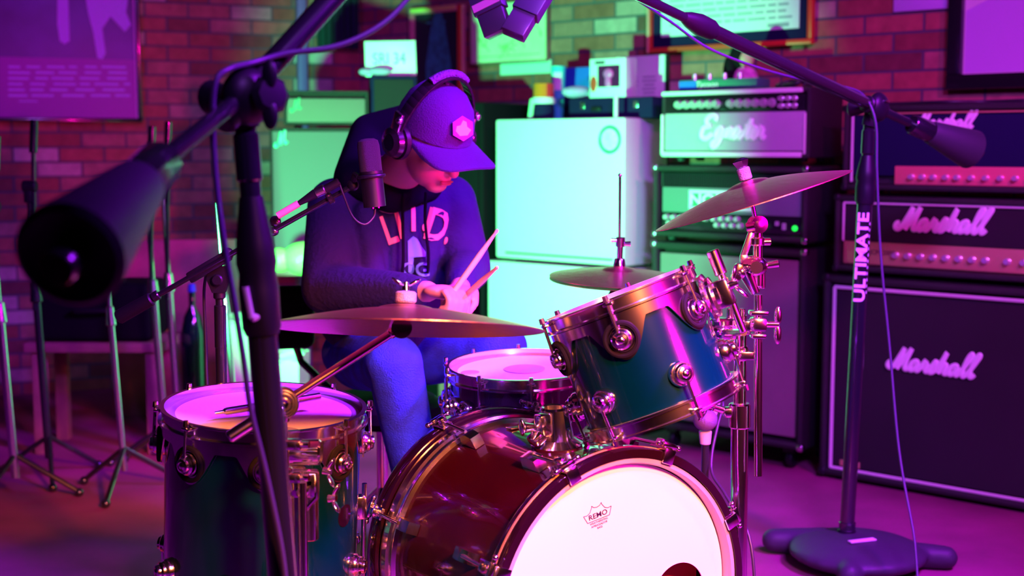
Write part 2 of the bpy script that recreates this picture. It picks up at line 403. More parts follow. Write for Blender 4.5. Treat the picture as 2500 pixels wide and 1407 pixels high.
def polyslab(name, z0, z1, m):
    mb = MB(); poly = [(E1.x, E1.y), (CORNER.x, CORNER.y), (E2.x, E2.y), (BR.x, BR.y), (BL.x, BL.y)]
    mb.prism(poly, MX.Translation(V((0, 0, z0))), z1 - z0); return finish(mb, name, m, None, kind='structure')
floorm = mat('stained_concrete_floor', (0.26, 0.03, 0.12), 0.75, bump=0.15, bscale=12, var=0.35, vscale=2.5)
polyslab('floor', -0.1, 0, floorm)
polyslab('ceiling', CEIL, CEIL + 0.1, plaster)
Z = V((0, 0, 1))
def wall_pt(px, py, which, off=0.0):
    """(distance along the wall, height) of a photo pixel on the wall plane brought 'off' into the room"""
    d = ray(px, py); C = V((0, 0, CAMZ))
    P, D, N = (CORNER, WLD, WLN) if which == 'L' else (CORNER, XD, YD)
    P = P - N * off; t = (P - C).dot(N) / d.dot(N); q = C + d * t
    return (q - P).dot(D), q.z
def wallM(which, s, z, off):
    """frame on the wall: x to the right, y up, z out into the room"""
    P, D, N = (CORNER, WLD, WLN) if which == 'L' else (CORNER, XD, YD)
    M = MX((D, Z, -N)).transposed().to_4x4(); M.translation = P + D * s + Z * z - N * off; return M
def picture(name, label, which, x0, y0, x1, y1, fw, fm, pm, mount=None, mountw=0.0, cat='picture', off=0.012, depth=0.03, split=None, top=None):
    s0, z1 = wall_pt(x0, y0, which, off); s1, z0 = wall_pt(x1, y1, which, off)
    if top is not None: z1 = top
    M = wallM(which, (s0 + s1) / 2, z0, off); wd, h = s1 - s0, z1 - z0
    t = thing(name, label, cat, M)
    f = MB()
    for cx, cy, sx, sy in ((0, fw / 2, wd, fw), (0, h - fw / 2, wd, fw), (-wd / 2 + fw / 2, h / 2, fw, h - 2 * fw), (wd / 2 - fw / 2, h / 2, fw, h - 2 * fw)):
        f.box((cx, cy, depth / 2), (sx, sy, depth), bev=0.004)
    finish(f, 'picture_frame', fm, t, local=True)
    if mount:
        b = MB(); b.box((0, h / 2, 0.006), (wd - 2 * fw + 0.004, h - 2 * fw + 0.004, 0.006)); finish(b, 'mount_board', mount, t, local=True)
    p = MB(); q = fw + mountw; p.box((0, h / 2, 0.009), (wd - 2 * q, h - 2 * q, 0.006)); finish(p, 'print', pm, t, local=True)
    return t, wd, h
# --- left big framed poster
postm = mat('poster_photo', (0.06, 0.04, 0.26), 0.35, coat=0.4, var=0.6, vscale=2.2)
t, wd, h = picture('framed_poster', 'large black framed poster with pale figures over a written caption on the left brick wall', 'L', -230, -330, 347, 300, 0.022, blackmetal, paper, None, cat='poster', depth=0.035, top=2.6)
Mp = ROOTM[t.name]
capz = wall_pt(100, 143, 'L', 0.02)[1] - (wall_pt(100, 300, 'L', 0.02)[1])
b = MB(); b.box((0, (capz + h - 0.022) / 2, 0.0135), (wd - 0.06, h - 0.022 - capz, 0.003)); finish(b, 'photo_print', postm, t, local=True)
capt = mat('poster_caption_paper', (0.24, 0.04, 0.40), 0.4, coat=0.3)
b = MB(); b.box((0, (capz + 0.022) / 2, 0.0135), (wd - 0.06, capz - 0.022, 0.003)); finish(b, 'caption_panel', capt, t, local=True)
figm = mat('poster_pale_figure', (0.45, 0.28, 0.95), 0.45)
sR = wd / 2
def ppt(px, py):
    s, z = wall_pt(px, py, 'L', 0.03); q = Mp.inverted() @ (wallM('L', s, z, 0.03).translation); return (q.x, q.y)
b = MB()
for poly in (((140, -60), (165, -60), (170, 100), (158, 108), (146, 100), (140, 60)), ((200, -60), (320, -60), (308, 30), (320, 60), (305, 78), (270, 40), (250, 70), (258, 130), (250, 145), (238, 142), (228, 80), (215, 30))):
    b.prism([ppt(*p) for p in poly][::-1], MX.Translation(V((0, 0, 0.0152))), 0.001)
finish(b, 'pale_figure_print', figm, t, local=True)
b = MB(); random.seed(3)
for r in range(6):
    x = 20
    while x < 315:
        l = random.uniform(20, 60); p0 = ppt(x, 163 + r * 14); p1 = ppt(min(x + l, 318), 163 + r * 14)
        b.box(((p0[0] + p1[0]) / 2, p0[1], 0.0156), (p1[0] - p0[0], 0.011, 0.001)); x += l + random.uniform(8, 20)
p0 = ppt(46, 247); p1 = ppt(92, 247); b.box(((p0[0] + p1[0]) / 2, p0[1], 0.0156), (p1[0] - p0[0], 0.006, 0.001))
finish(b, 'caption_lettering', figm, t, local=True)
# --- conduit pipe
s, z = wall_pt(735, 100, 'L', 0.03); b = MB()
pcond = mat('painted_conduit', (0.22, 0.10, 0.40), 0.5)
P = wallM('L', s, 0.0, 0.04).translation; b.box((P.x, P.y, CEIL / 2), (0.05, 0.05, CEIL - 0.002), frame((0, 0, 1), WLD), bev=0.008); finish(b, 'trim_1', pcond, kind='structure')
# --- dark hanging cloth near the corner
s0, z0 = wall_pt(775, 118, 'L', 0.06); s1, _ = wall_pt(1005, 118, 'L', 0.06)
b = MB(); n = 40; rows = []
s1 = min(s1, -0.02)
M = wallM('L', 0, 0, 0)
for k in (0, 1):
    rows.append([[b.bm.verts.new(M @ V((lerp(s0, s1, i / n), zz, 0.05 + 0.012 * math.sin(i * 1.1) + k * 0.004))) for i in range(n + 1)] for zz in (z0, CEIL - 0.35)])
for i in range(n):
    for k in (0, 1): b.bm.faces.new((rows[k][0][i], rows[k][0][i + 1], rows[k][1][i + 1], rows[k][1][i]))
    for e in (0, 1): b.bm.faces.new((rows[0][e][i], rows[0][e][i + 1], rows[1][e][i + 1], rows[1][e][i]))
for e in (0, n): b.bm.faces.new((rows[0][0][e], rows[0][1][e], rows[1][1][e], rows[1][0][e]))
finish(b, 'wall_hanging', darkteal, label='dark cloth hanging on the brick wall above the licence plate', cat='wall hanging')
# --- neon-coloured frame with dark picture
darkpic = mat('dark_picture_print', (0.01, 0.02, 0.03), 0.4)
t, wd, h = picture('framed_print', 'tall framed print with a dark ground and a hooded green figure, beside the pale sketch', 'R', 1008, 24, 1138, 250, 0.028, pinkm, darkpic, off=0.012)
b = MB(); b.box((-0.01, h - 0.010, 0.034), (wd - 0.06, 0.02, 0.006), bev=0.002); finish(b, 'frame_top_lit_edge', yel, t, local=True)  # yellow-green light on the top edge, put in as a coloured strip
b = MB(); b.box((wd / 2 - 0.013, h / 2, 0.033), (0.026, h, 0.006), bev=0.002); finish(b, 'frame_side_edge', redm, t, local=True)
b = MB(); greenfig = mat('green_figure_ink', (0.03, 0.30, 0.22), 0.6, var=0.4, vscale=30)
cx = 0.01; bz = h * 0.12
b.prism([(cx - .085, bz), (cx + .085, bz), (cx + .09, bz + .12), (cx + .045, bz + .33), (cx + .012, bz + .42), (cx - .02, bz + .41), (cx - .06, bz + .3), (cx - .095, bz + .12)], MX.Translation(V((0, 0, 0.0125))), 0.001)
finish(b, 'figure_print', greenfig, t, local=True)
Mt = ROOTM[t.name]
b = MB()
for x, l in ((-.06, .035), (-.02, .02), (.03, .06)): b.box((x, h - .075, .0125), (l, .010, .001))
finish(b, 'title_lettering', greenfig, t, local=True)
# --- pale sketch
t, wd, h = picture('framed_print', 'pale yellow sketch print in a thin dark frame behind the stereo microphones', 'R', 1152, 12, 1342, 150, 0.010, woodp, paper_y, off=0.012, depth=0.02, top=None)
b = MB(); random.seed(5)
sk = mat('sketch_green_ink', (0.35, 0.55, 0.2), 0.7)
for _ in range(26):
    x = random.uniform(-wd * .38, wd * .38); y = random.uniform(.12 * h, .6 * h); pts = [(x, y)]
    for k in range(5): x += random.uniform(-.03, .04); y += random.uniform(-.03, .03); pts.append((min(max(x, -wd * .42), wd * .42), min(max(y, .1 * h), .8 * h)))
    b.tube([V((p.x, p.y, 0.0125)) for p in catmull(pts, 3)], 0.0022, 5, flat=(0, 0, 1))
b.box((0, .13 * h, 0.0125), (wd * .8, 0.004, 0.001)); finish(b, 'sketch_lines', sk, t, local=True)
# --- card strip below the sketch
s0, z1 = wall_pt(1222, 152, 'R', .01); s1, z0 = wall_pt(1345, 178, 'R', .01); M = wallM('R', (s0 + s1) / 2, z0, .008)
b = MB(); b.box((0, (z1 - z0) / 2, 0), (s1 - s0, z1 - z0, .006)); b.bm.transform(M); finish(b, 'wall_card', mat('pale_card', (.6, .75, .7), .6), label='pale card strip taped to the brick under the yellow sketch', cat='card')
# --- certificate in red frame
t, wd, h = picture('framed_certificate', 'printed certificate with a dark mount in a red frame above the amplifiers', 'R', 1590, -130, 1990, 108, 0.022, redm, paper, navy, 0.045, cat='picture')
Mt = ROOTM[t.name]; b = MB(); random.seed(9)
for r in range(9):
    x = -wd * .36
    while x < wd * .34:
        l = random.uniform(.03, .09); b.box((x + l / 2, .115 + r * .026, .0125), (l, .009, .001)); x += l + .012
finish(b, 'certificate_lettering', inkgrey, t, local=True)
b = MB(); b.box((wd * .3, .085, .0125), (.10, .016, .001)); finish(b, 'signature', inkgrey, t, local=True)
b = MB(); b.box((-wd / 2 + .012, h / 2, .034), (.012, h, .006), bev=.002); finish(b, 'frame_highlight_strip', pinkm, t, local=True)
# --- right pale framed picture
t, wd, h = picture('framed_poster', 'pale lilac poster in a wide black frame at the right end of the brick wall', 'R', 2335, -260, 2760, 207, 0.055, blackmetal, paper, cat='poster', depth=0.04)
b = MB(); lil = mat('lilac_print', (.62, .40, .85), .5)
b.prism([(wd / 2 - .06, h - .2), (wd / 2 - .06, .06), (-wd / 2 + .3, .06), (-wd / 2 + .06, .06), (-wd / 2 + .06, h * .40)], MX.Translation(V((0, 0, .0125))), .001); finish(b, 'poster_artwork', lil, t, local=True)
# --- small white plaque top right
s0, z1 = wall_pt(2185, -60, 'R', .01); s1, z0 = wall_pt(2325, 20, 'R', .01); M = wallM('R', (s0 + s1) / 2, z0, .01)
b = MB(); b.box((0, (z1 - z0) / 2, 0), (s1 - s0, z1 - z0, .01), bev=.003); b.bm.transform(M); finish(b, 'wall_plaque', lil, label='lilac plaque high on the brick between the two framed pictures', cat='plaque')
# --- licence plate leaning
platem = mat('plate_white', (.8, .85, .82), .35)
# ================================================================== amplifiers
def amp_root(name, label, px_left, z, Yd=0.0, cat='amplifier', x_shift=0.0):
    P = diag(px_left, Yd) + XD * x_shift; M = MX((XD, YD, Z)).transposed().to_4x4(); M.translation = V((P.x, P.y, z))
    return thing(name, label, cat, M)
def FM(x, z, y=0.0):
    """frame on an amp front in its local coordinates: x right, y up, z out"""
    M = MX(((1, 0, 0), (0, 0, 1), (0, -1, 0))).transposed().to_4x4(); M.translation = V((x, y, z)); return M
def shell_box(w_, h_, d, wall=.022, bev=.012, lip=.02):
    """amp box open at the front: four boards and a back"""
    b = MB()
    b.box((w_ / 2, d / 2, wall / 2), (w_, d, wall), bev=bev); b.box((w_ / 2, d / 2, h_ - wall / 2), (w_, d, wall), bev=bev)
    b.box((wall / 2, d / 2, h_ / 2), (wall, d, h_ - .004), bev=bev); b.box((w_ - wall / 2, d / 2, h_ / 2), (wall, d, h_ - .004), bev=bev)
    b.box((w_ / 2, d * .55, h_ / 2), (w_ - wall, d * .8, h_ - wall)); return b
def corners(w_, h_, d, m, t, r=.022):
    for x in (0, w_):
        for z in (0, h_):
            b = MB(); sx = 1 if x == 0 else -1; sz = 1 if z == 0 else -1
            b.box((x + sx * r * .7 - sx * .003, r * .7 - .003, z + sz * r * .7 - sz * .003), (r * 1.4, r * 1.4, r * 1.4), bev=r * .45, seg=3)
            finish(b, 'corner_cap', m, t, local=True)
def feet(w_, d, t, hh=.014):
    for x in (.06, w_ - .06):
        for y in (.06, d - .06):
            b = MB(); b.cyl((x, y, -hh), (x, y, .002), .016, .02, 14); finish(b, 'rubber_foot', rubber, t, local=True)
def knob_row(t, xs, z, r, m, y0, name='knob', depth=.02, cap=None):
    t = next((c for c in list(t.children)[::-1] if c.name.startswith('control_panel')), t)
    for x in xs:
        b = MB(); b.lathe([(0, 0), (r * 1.15, 0), (r * 1.15, depth * .3), (r, depth * .35), (r * .9, depth), (0, depth)], FM(x, z, y0), 16)
        k = finish(b, name, m, t, local=True)
# --- nearest stack: 4x12 cabinet
CW = .87
t = amp_root('speaker_cabinet', 'large black guitar cabinet with white script logo, bottom of the right-hand stack', 2012, .014, cat='speaker cabinet')
finish(shell_box(CW, .745, .36, .03, .014), 'cabinet_shell', tolex, t, local=True)
b = MB(); b.box((CW / 2, .03, .745 / 2), (CW - .07, .02, .745 - .075), bev=.004); finish(b, 'grille_cloth', grille_dark, t, local=True)
b = MB()
for a, c in (((.045, .03), (CW - .045, .03)), ((.045, .70), (CW - .045, .70)), ((.045, .03), (.045, .70)), ((CW - .045, .03), (CW - .045, .70))):
    b.tube([V((a[0], .012, a[1])), V((c[0], .012, c[1]))], .0065, 8)
finish(b, 'white_piping', white_pipe, t, local=True)
corners(CW, .745, .36, blackplast, t); feet(CW, .36, t)
script('logo', MARSH, ROOTM[t.name] @ FM(CW / 2 - .145, .425, .012), .078, .0085, logo_white, t)
b = MB(); b.box((.12, .018, .052), (.08, .006, .022), bev=.002); finish(b, 'model_badge', gold, t, local=True)
marsh_z = .014 + .745
# --- JCM head
t = amp_root('guitar_amp_head', 'black amplifier head with gold knob panel and big script logo, on the large black cabinet', 2036, marsh_z + .016)
HW, HH = .80, .275
finish(shell_box(HW, HH, .24, .024), 'cabinet_shell', tolex, t, local=True)
b = MB(); b.box((HW / 2, .026, .178), (HW - .06, .016, .135), bev=.003); finish(b, 'front_cloth', grille_dark, t, local=True)
b = MB(); b.box((HW / 2, .03, .068), (HW - .06, .016, .082), bev=.003); finish(b, 'control_panel', gold, t, local=True)
b = MB(); b.tube([V((.034, .012, .247)), V((HW - .034, .012, .247))], .004, 8); b.tube([V((.034, .012, .247)), V((.034, .012, .11))], .004, 8); finish(b, 'white_piping', white_pipe, t, local=True)
knob_row(t, [.235 + .0465 * k for k in range(8)] + [.635, .69, .74], .066, .0105, knobm, .024)
b = MB(); b.box((.115, .020, .068), (.026, .008, .03), bev=.002); finish(b, 'power_switch', blackplast, t, local=True)
text('model_lettering', 'JCM 2000', .024, ROOTM[t.name] @ FM(.183, .072, .0215), ink, t)
script('logo', MARSH, ROOTM[t.name] @ FM(.265, .158, .012), .080, .0090, logo_white, t)
corners(HW, HH, .24, blackplast, t, .018); feet(HW, .24, t)
# --- top Marshall head
zt = marsh_z + .016 + HH + .018
t = amp_root('guitar_amp_head', 'black amplifier head with short coral knob panel, topmost of the right-hand stack', 2052, zt)
HW, HH = .80, .30
finish(shell_box(HW, HH, .24, .024), 'cabinet_shell', tolex, t, local=True)
b = MB(); b.box((HW / 2, .026, .165), (HW - .06, .016, .225), bev=.003); finish(b, 'front_cloth', navy, t, local=True)
redpan = mat('coral_control_panel', (.85, .22, .22), .4, .2)
b = MB(); b.box((.20 + .285, .018, .052), (.57, .012, .07), bev=.002); finish(b, 'control_panel', redpan, t, local=True)
b = MB(); b.tube([V((.034, .012, .27)), V((HW - .034, .012, .27))], .0035, 8); finish(b, 'top_piping', gold, t, local=True)
b = MB(); b.tube([V((.034, .012, .265)), V((.034, .012, .03))], .0045, 8); finish(b, 'side_piping', white_pipe, t, local=True)
knob_row(t, [.265, .305, .345, .39], .05, .009, knobm, .012); knob_row(t, [.43 + .05 * k for k in range(6)], .05, .009, knobm, .012)
script('logo', MARSH, ROOTM[t.name] @ FM(.285, .218, .012), .052, .0058, logo_white, t)
corners(HW, HH, .24, blackplast, t, .018); feet(HW, .24, t)
TOPM = zt + HH
# --- middle stack: pale grille cabinet on casters
t = amp_root('speaker_cabinet', 'tall guitar cabinet with plain pale grille on casters, under two amplifier heads', 1590, .085, cat='speaker cabinet')
CW2, CH2 = .705, .76
finish(shell_box(CW2, CH2, .36, .032, .016), 'cabinet_shell', tolex, t, local=True)
b = MB(); b.box((CW2 / 2, .022, CH2 / 2), (CW2 - .075, .02, CH2 - .09), bev=.006)
palegr = mat('beige_grille_cloth', (.26, .20, .21), .85, bump=.5, bscale=500, var=.15, vscale=3)
finish(b, 'grille_cloth', palegr, t, local=True)
corners(CW2, CH2, .36, steel, t, .02)
for x in (.08, CW2 - .08):
    for y in (.07, .29):
        b = MB(); b.cyl((x - .012, y, -.05), (x + .012, y, -.05), .033, None, 20, .004); b.box((x, y, -.012), (.05, .06, .02), bev=.004); b.cyl((x, y, -.03), (x, y, -.005), .012); finish(b, 'caster', blackplast, t, local=True)
# --- Nomad head
z2 = .085 + CH2 + .02
t = amp_root('guitar_amp_head', 'black amplifier head with framed white nameplate and green lamp, on the pale grilled cabinet', 1592, z2)
HW, HH = .70, .285
finish(shell_box(HW, HH, .26, .026, .014), 'cabinet_shell', tolex, t, local=True)
b = MB(); b.box((HW / 2, .03, .228), (HW - .06, .014, .055)); 
for k in range(60): b.box((.04 + k * (HW - .08) / 59, .022, .228), (.003, .004, .05))
finish(b, 'vent_grille', blackmetal, t, local=True)
greyp = mat('grey_green_cloth', (.15, .20, .20), .8, bump=.3, bscale=500)
b = MB(); b.box((HW / 2, .028, .148), (HW - .07, .014, .10), bev=.003); finish(b, 'front_cloth', greyp, t, local=True)
b = MB(); b.box((HW / 2, .03, .062), (HW - .07, .014, .066), bev=.002); finish(b, 'control_panel', blackmetal, t, local=True)
b = MB(); b.box((.315, .018, .150), (.30, .008, .078), bev=.014, seg=3); finish(b, 'nameplate', mat('nameplate_silver', (.8, .85, .85), .35), t, local=True)
b = MB(); b.box((.315, .0135, .150), (.27, .004, .052), bev=.002); np_ = finish(b, 'nameplate_field', greenb, t, local=True)
text('nameplate_lettering', 'NOMAD', .060, ROOTM[t.name] @ FM(.315, .150, .011), logo_white, np_, sx=1.25, bold=.0015)
b = MB(); b.box((.60, .018, .218), (.13, .008, .032), bev=.005); finish(b, 'maker_badge', mat('badge_silver', (.6, .62, .68), .3, .3), t, local=True)
text('badge_lettering', 'MESA/BOOGIE', .019, ROOTM[t.name] @ FM(.60, .218, .0135), ink, t)
knob_row(t, [.06, .095, .13, .165, .2, .245, .285], .078, .010, knobg, .024); knob_row(t, [.075, .11, .3, .335, .37, .405], .055, .010, knobg, .024); knob_row(t, [.32, .355, .39], .080, .010, knobg, .024)
b = MB(); b.lathe([(0, 0), (.010, 0), (.010, .006), (.006, .012), (0, .013)], FM(.640, .055, .024), 16); finish(b, 'power_lamp', led, t, local=True)
b = MB(); b.box((.595, .020, .06), (.012, .012, .025)); b.box((.565, .020, .07), (.012, .012, .016)); finish(b, 'toggle_switch', knobg, t, local=True)
b = MB(); b.tube([V((-.004, .05, .06)), V((-.02, .05, .09)), V((-.02, .05, .19)), V((-.004, .05, .22))], .008, 8); finish(b, 'side_handle', offwhite, t, local=True)
corners(HW, HH, .26, steel, t, .018); feet(HW, .26, t)
# --- Egnater head
z3 = z2 + HH + .03
t = amp_root('guitar_amp_head', 'white faced amplifier head with brushed white script logo and rows of chrome knobs', 1612, z3)
HW, HH = .665, .262
finish(shell_box(HW, HH, .25, .02, .01), 'cabinet_shell', tolex, t, local=True)
silvcl = mat('silver_grille_cloth', (.62, .62, .68), .7, bump=.8, bscale=420)
b = MB(); b.box((HW / 2 - .01, .012, .10), (HW - .03, .018, .145), bev=.003); finish(b, 'grille_cloth', silvcl, t, local=True)
b = MB(); b.box((HW / 2 - .015, .004, .013), (HW - .035, .018, .02), bev=.006); b.box((HW / 2 - .015, .004, HH - .012), (HW - .035, .018, .018), bev=.006); b.box((.006, .004, .09), (.012, .018, .16), bev=.004); b.box((HW - .022, .004, .09), (.008, .014, .15), bev=.003)
finish(b, 'white_front_moulding', offwhite, t, local=True)
b = MB(); b.box((HW / 2 - .01, .012, .206), (HW - .03, .018, .062), bev=.003); finish(b, 'control_panel', blackmetal, t, local=True)
knob_row(t, [.085 + .035 * k for k in range(6)] + [.325 + .036 * k for k in range(6)], .206, .0145, knobm, .002)
for z_ in (.193, .22): knob_row(t, [.545, .573, .601], z_, .009, knobm, .002, name='small_knob')
script('logo', EGN, ROOTM[t.name] @ FM(.20, .075, -.002), .085, .0105, logo_white, t, .3)
feet(HW, .25, t)
EGTOP = z3 + HH
# --- pedal on it
t = amp_root('effects_pedal', 'long green effects pedal with four small knobs, lying on the white faced head', 1648, EGTOP, Yd=.06, cat='effects pedal')
b = MB(); b.box((.19, .05, .022), (.36, .10, .04), bev=.006); finish(b, 'housing', greenb, t, local=True)
b = MB(); b.box((.055, -.002, .022), (.08, .004, .03)); finish(b, 'side_label', bluep, t, local=True)
for x in (.06, .13, .2, .27):
    b = MB(); b.cyl((x, .04, .042), (x, .04, .066), .010, .008, 14); finish(b, 'knob', knobm, t, local=True)
text('lettering', 'Tycoon', .034, ROOTM[t.name] @ FM(.145, .022, -.003), logo_white, t, shear=.2)
# --- white cabinets
WC = diag(1508, 0.0)
Mw = MX((XD, YD, Z)).transposed().to_4x4()
def whitecab(label, wd, z, hh, left_px):
    P = diag(left_px, 0.0); M = Mw.copy(); M.translation = V((P.x, P.y, z)); t = thing('speaker_cabinet', label, 'speaker cabinet', M)
    b = shell_box(wd, hh, .30, .02, .012); finish(b, 'cabinet_shell', offwhite, t, local=True)
    b = MB(); b.box((wd / 2, .010, hh / 2), (wd - .018, .022, hh - .018), bev=.008); finish(b, 'grille_cloth', offwhite, t, local=True)
    return t
W2H = .70
t = whitecab('white speaker cabinet standing on the floor, half hidden behind the snare drum', .76, .016, W2H, 1190); feet(.76, .3, t)
t = whitecab('white speaker cabinet with a round green badge, standing on the other white cabinet', .715, .016 + W2H + .016, .610, 1210); feet(.715, .3, t)
b = MB(); b.lathe([(0, 0), (.045, 0), (.045, .003), (.052, .006), (.058, .003), (.058, 0)], FM(.715 - .075, .605 - .085, -.0005), 32); finish(b, 'badge', mat('green_badge', (.03, .4, .2), .4, var=.5, vscale=60), t, local=True)
b = MB()
for k in range(8): b.tube([V((.0, .0, 0)), V((.02 * math.cos(k * PI / 4), .02 * math.sin(k * PI / 4), 0)), V((.036 * math.cos(k * PI / 4 + .5), .036 * math.sin(k * PI / 4 + .5), 0))], .003, 6)
b.bm.transform(FM(.715 - .075, .605 - .085, -.004)); finish(b, 'badge_emblem', platem, t, local=True)
b = MB(); b.box((.36, .0, .025), (.60, .004, .008)); finish(b, 'lower_slot', softblack, t, local=True)
WTOP = .016 + W2H + .016 + .610
# ---- things on the white cabinet
def on_white(px, yd): P = diag(px, yd); return P
P = on_white(1327, .12)
t = thing('beacon_lamp', 'small beacon lamp with red and orange lens on the white cabinet', 'beacon', MX.Translation(V((P.x, P.y, WTOP))))
b = MB(); b.lathe([(0, 0), (.04, 0), (.046, .012), (.046, .04), (.04, .07), (0, .07)], n=28); finish(b, 'base', navy, t, local=True)
b = MB(); b.lathe([(.03, .068), (.05, .068), (.054, .08), (.05, .095), (.03, .097)], n=28); finish(b, 'white_collar', offwhite, t, local=True)
b = MB(); b.arc_band(MX.Identity(4), .0, .046, .096, .155, -PI * .42, PI * .9, 20); finish(b, 'red_lens', redlens, t, local=True)
b = MB(); b.arc_band(MX.Identity(4), .0, .046, .096, .155, PI * .9, PI * 1.58, 14); finish(b, 'orange_lens', orlens, t, local=True)
b = MB(); b.box((-.055, -.01, .045), (.022, .03, .09), frame((.12, 0, 1)), bev=.006); finish(b, 'mounting_bracket', creamw, t, local=True)
# dark flight case
def boxthing(name, label, cat, px0, px1, yd, z, hh, d, m, bev=.004):
    P = diag(px0, yd); Q = diag(px1, yd); wd = (Q - P).length; M = Mw.copy(); M.translation = V((P.x, P.y, z)); t = thing(name, label, cat, M)
    b = MB(); b.box((wd / 2, d / 2, hh / 2), (wd, d, hh), bev=bev); finish(b, 'body', m, t, local=True); return t, wd
t, wd = boxthing('rack_case', 'low dark equipment case lying on the white cabinet beside the beacon', 'case', 1388, 1590, .10, WTOP, .085, .18, navy)
b = MB(); b.box((wd * .35, -.006, .04), (.05, .012, .02), bev=.003); finish(b, 'handle', blackplast, t, local=True)
for x in (.08, wd - .08):
    b = MB(); b.box((x, -.004, .055), (.025, .008, .03), bev=.002); finish(b, 'latch', steel, t, local=True)
CT = WTOP + .085
# collectible box with window
t, wd = boxthing('display_box', 'white cardboard display box with a window and a pink figurine inside, on the dark case', 'box', 1437, 1524, .11, CT, .165, .08, paper)
b = MB(); b.box((wd * .55, -.001, .09), (wd * .6, .004, .09)); finish(b, 'window', mat('dark_box_window', (.12, .01, .08), .1), t, local=True)
b = MB(); b.ball((wd * .55, -.004, .10), .026, (1, .5, .85)); b.box((wd * .55, -.004, .065), (.03, .02, .04), bev=.008); finish(b, 'figurine', mat('pink_vinyl', (.9, .1, .5), .4), t, local=True)
b = MB(); b.ball((wd * .12, -.001, .06), .03, (.6, .1, 1.1)); finish(b, 'side_emblem', redm, t, local=True)
b = MB(); b.box((wd * .3, -.001, .148), (.05, .003, .012)); finish(b, 'box_lettering', ink, t, local=True)
# propped document
t, wd = boxthing('document_panel', 'white printed information panel propped against the brick wall behind the display box', 'sign', 1500, 1622, .36, .9, .715, .012, paper)
b = MB(); random.seed(11)
for r in range(10):
    for c in (0, 1):
        b.box((wd * (.32 + .36 * c), -.001, .47 + r * .017), (wd * random.uniform(.2, .27), .003, .006))
finish(b, 'lettering', inkgrey, t, local=True)
b = MB(); b.box((wd + .004, .006, .357), (.012, .02, .713)); finish(b, 'side_edge', blackplast, t, local=True)
t, wd = boxthing('blue_folder', 'bright blue card folder propped behind the beacon lamp', 'folder', 1350, 1500, .33, WTOP, .235, .02, bluep)
b = MB(); b.box((wd / 2, -.004, .06), (wd - .004, .006, .12)); finish(b, 'dark_pocket', navy, t, local=True)
P = on_white(1362, .22); t = thing('paper_cup', 'turquoise tumbler with white label next to the blue folder', 'cup', MX.Translation(V((P.x, P.y, WTOP + .0))))
b = MB(); b.lathe([(0, 0), (.022, 0), (.034, .235), (.031, .235), (.02, .01), (0, .01)], n=24); finish(b, 'cup_wall', mat('turquoise_plastic', (.05, .6, .65), .3), t, local=True)
b = MB(); b.arc_band(MX.Identity(4), .0305, .002, .13, .21, -PI * .75, -PI * .35, 8); finish(b, 'label_sticker', paper, t, local=True)
P = on_white(1408, .14); b = MB()
b.ball((P.x, P.y, CT + .03), .03, (2.2, 1, .9)); b.ball((P.x - .05, P.y, CT + .035), .014); b.ball((P.x + .05, P.y, CT + .02), .02)
finish(b, 'soft_bag', mat('lilac_bag', (.45, .35, .6), .35), label='crumpled shiny bag lying on the dark case beside the display box', cat='bag')
# hanging white pencil-like tube beside cabinet
P = diag(1502, .03); b = MB(); b.cyl((P.x, P.y, WTOP + .001), (P.x, P.y, WTOP + .09), .0095, None, 14, .002)
finish(b, 'white_tube', offwhite, label='small white tube standing upright on the corner of the white cabinet', cat='tube')
# --- figurine on Egnater top
P = diag(1815, .24); t = thing('figurine', 'small pink haired doll sitting behind the green pedal', 'figurine', MX.Translation(V((P.x, P.y, EGTOP + .0))))
dollp = mat('pink_doll_cloth', (.8, .3, .55), .7, var=.4, vscale=40)
b = MB(); b.ball((0, 0, .05), .05, (1, .8, 1)); b.ball((.03, -.02, .035), .03, (1.5, .8, .6)); b.ball((-.04, -.02, .03), .026, (1.4, .8, .6)); finish(b, 'body', dollp, t, local=True)
b = MB(); b.ball((0, -.005, .13), .036, (1, .9, 1.1)); finish(b, 'head', skin, t, local=True)
b = MB(); b.ball((-.01, .015, .14), .048, (1.1, .9, 1.2)); b.ball((-.06, .02, .08), .035, (.8, .8, 1.9)); finish(b, 'hair', softblack, t, local=True)
# cables lying on the heads
def cable(name, label, pts, r, m, n=8, group=None, k=8):
    b = MB(); b.tube(catmull([tuple(p) for p in pts], k), r, n); return finish(b, name, m, label=label, cat='cable', smooth=180)
Q = lambda px, yd, z: (diag(px, yd).x, diag(px, yd).y, z)
cable('cable', 'coiled black cable lying on the white faced head', [Q(1900, .05, EGTOP + .008), Q(1930, .12, EGTOP + .01), Q(1960, .08, EGTOP + .03), Q(1935, .02, EGTOP + .012), Q(1890, .1, EGTOP + .01), Q(1925, .16, EGTOP + .03), Q(1975, .12, EGTOP + .012), Q(1955, .03, EGTOP + .008)], .006, cabk)
cable('cable', 'flat black cable lying along the top of the right-hand stack', [Q(2120, .12, TOPM + .007), Q(2200, .10, TOPM + .007), Q(2300, .05, TOPM + .007), Q(2400, .12, TOPM + .007), Q(2480, .08, TOPM + .007), Q(2520, .1, TOPM + .007)], .006, cabk)
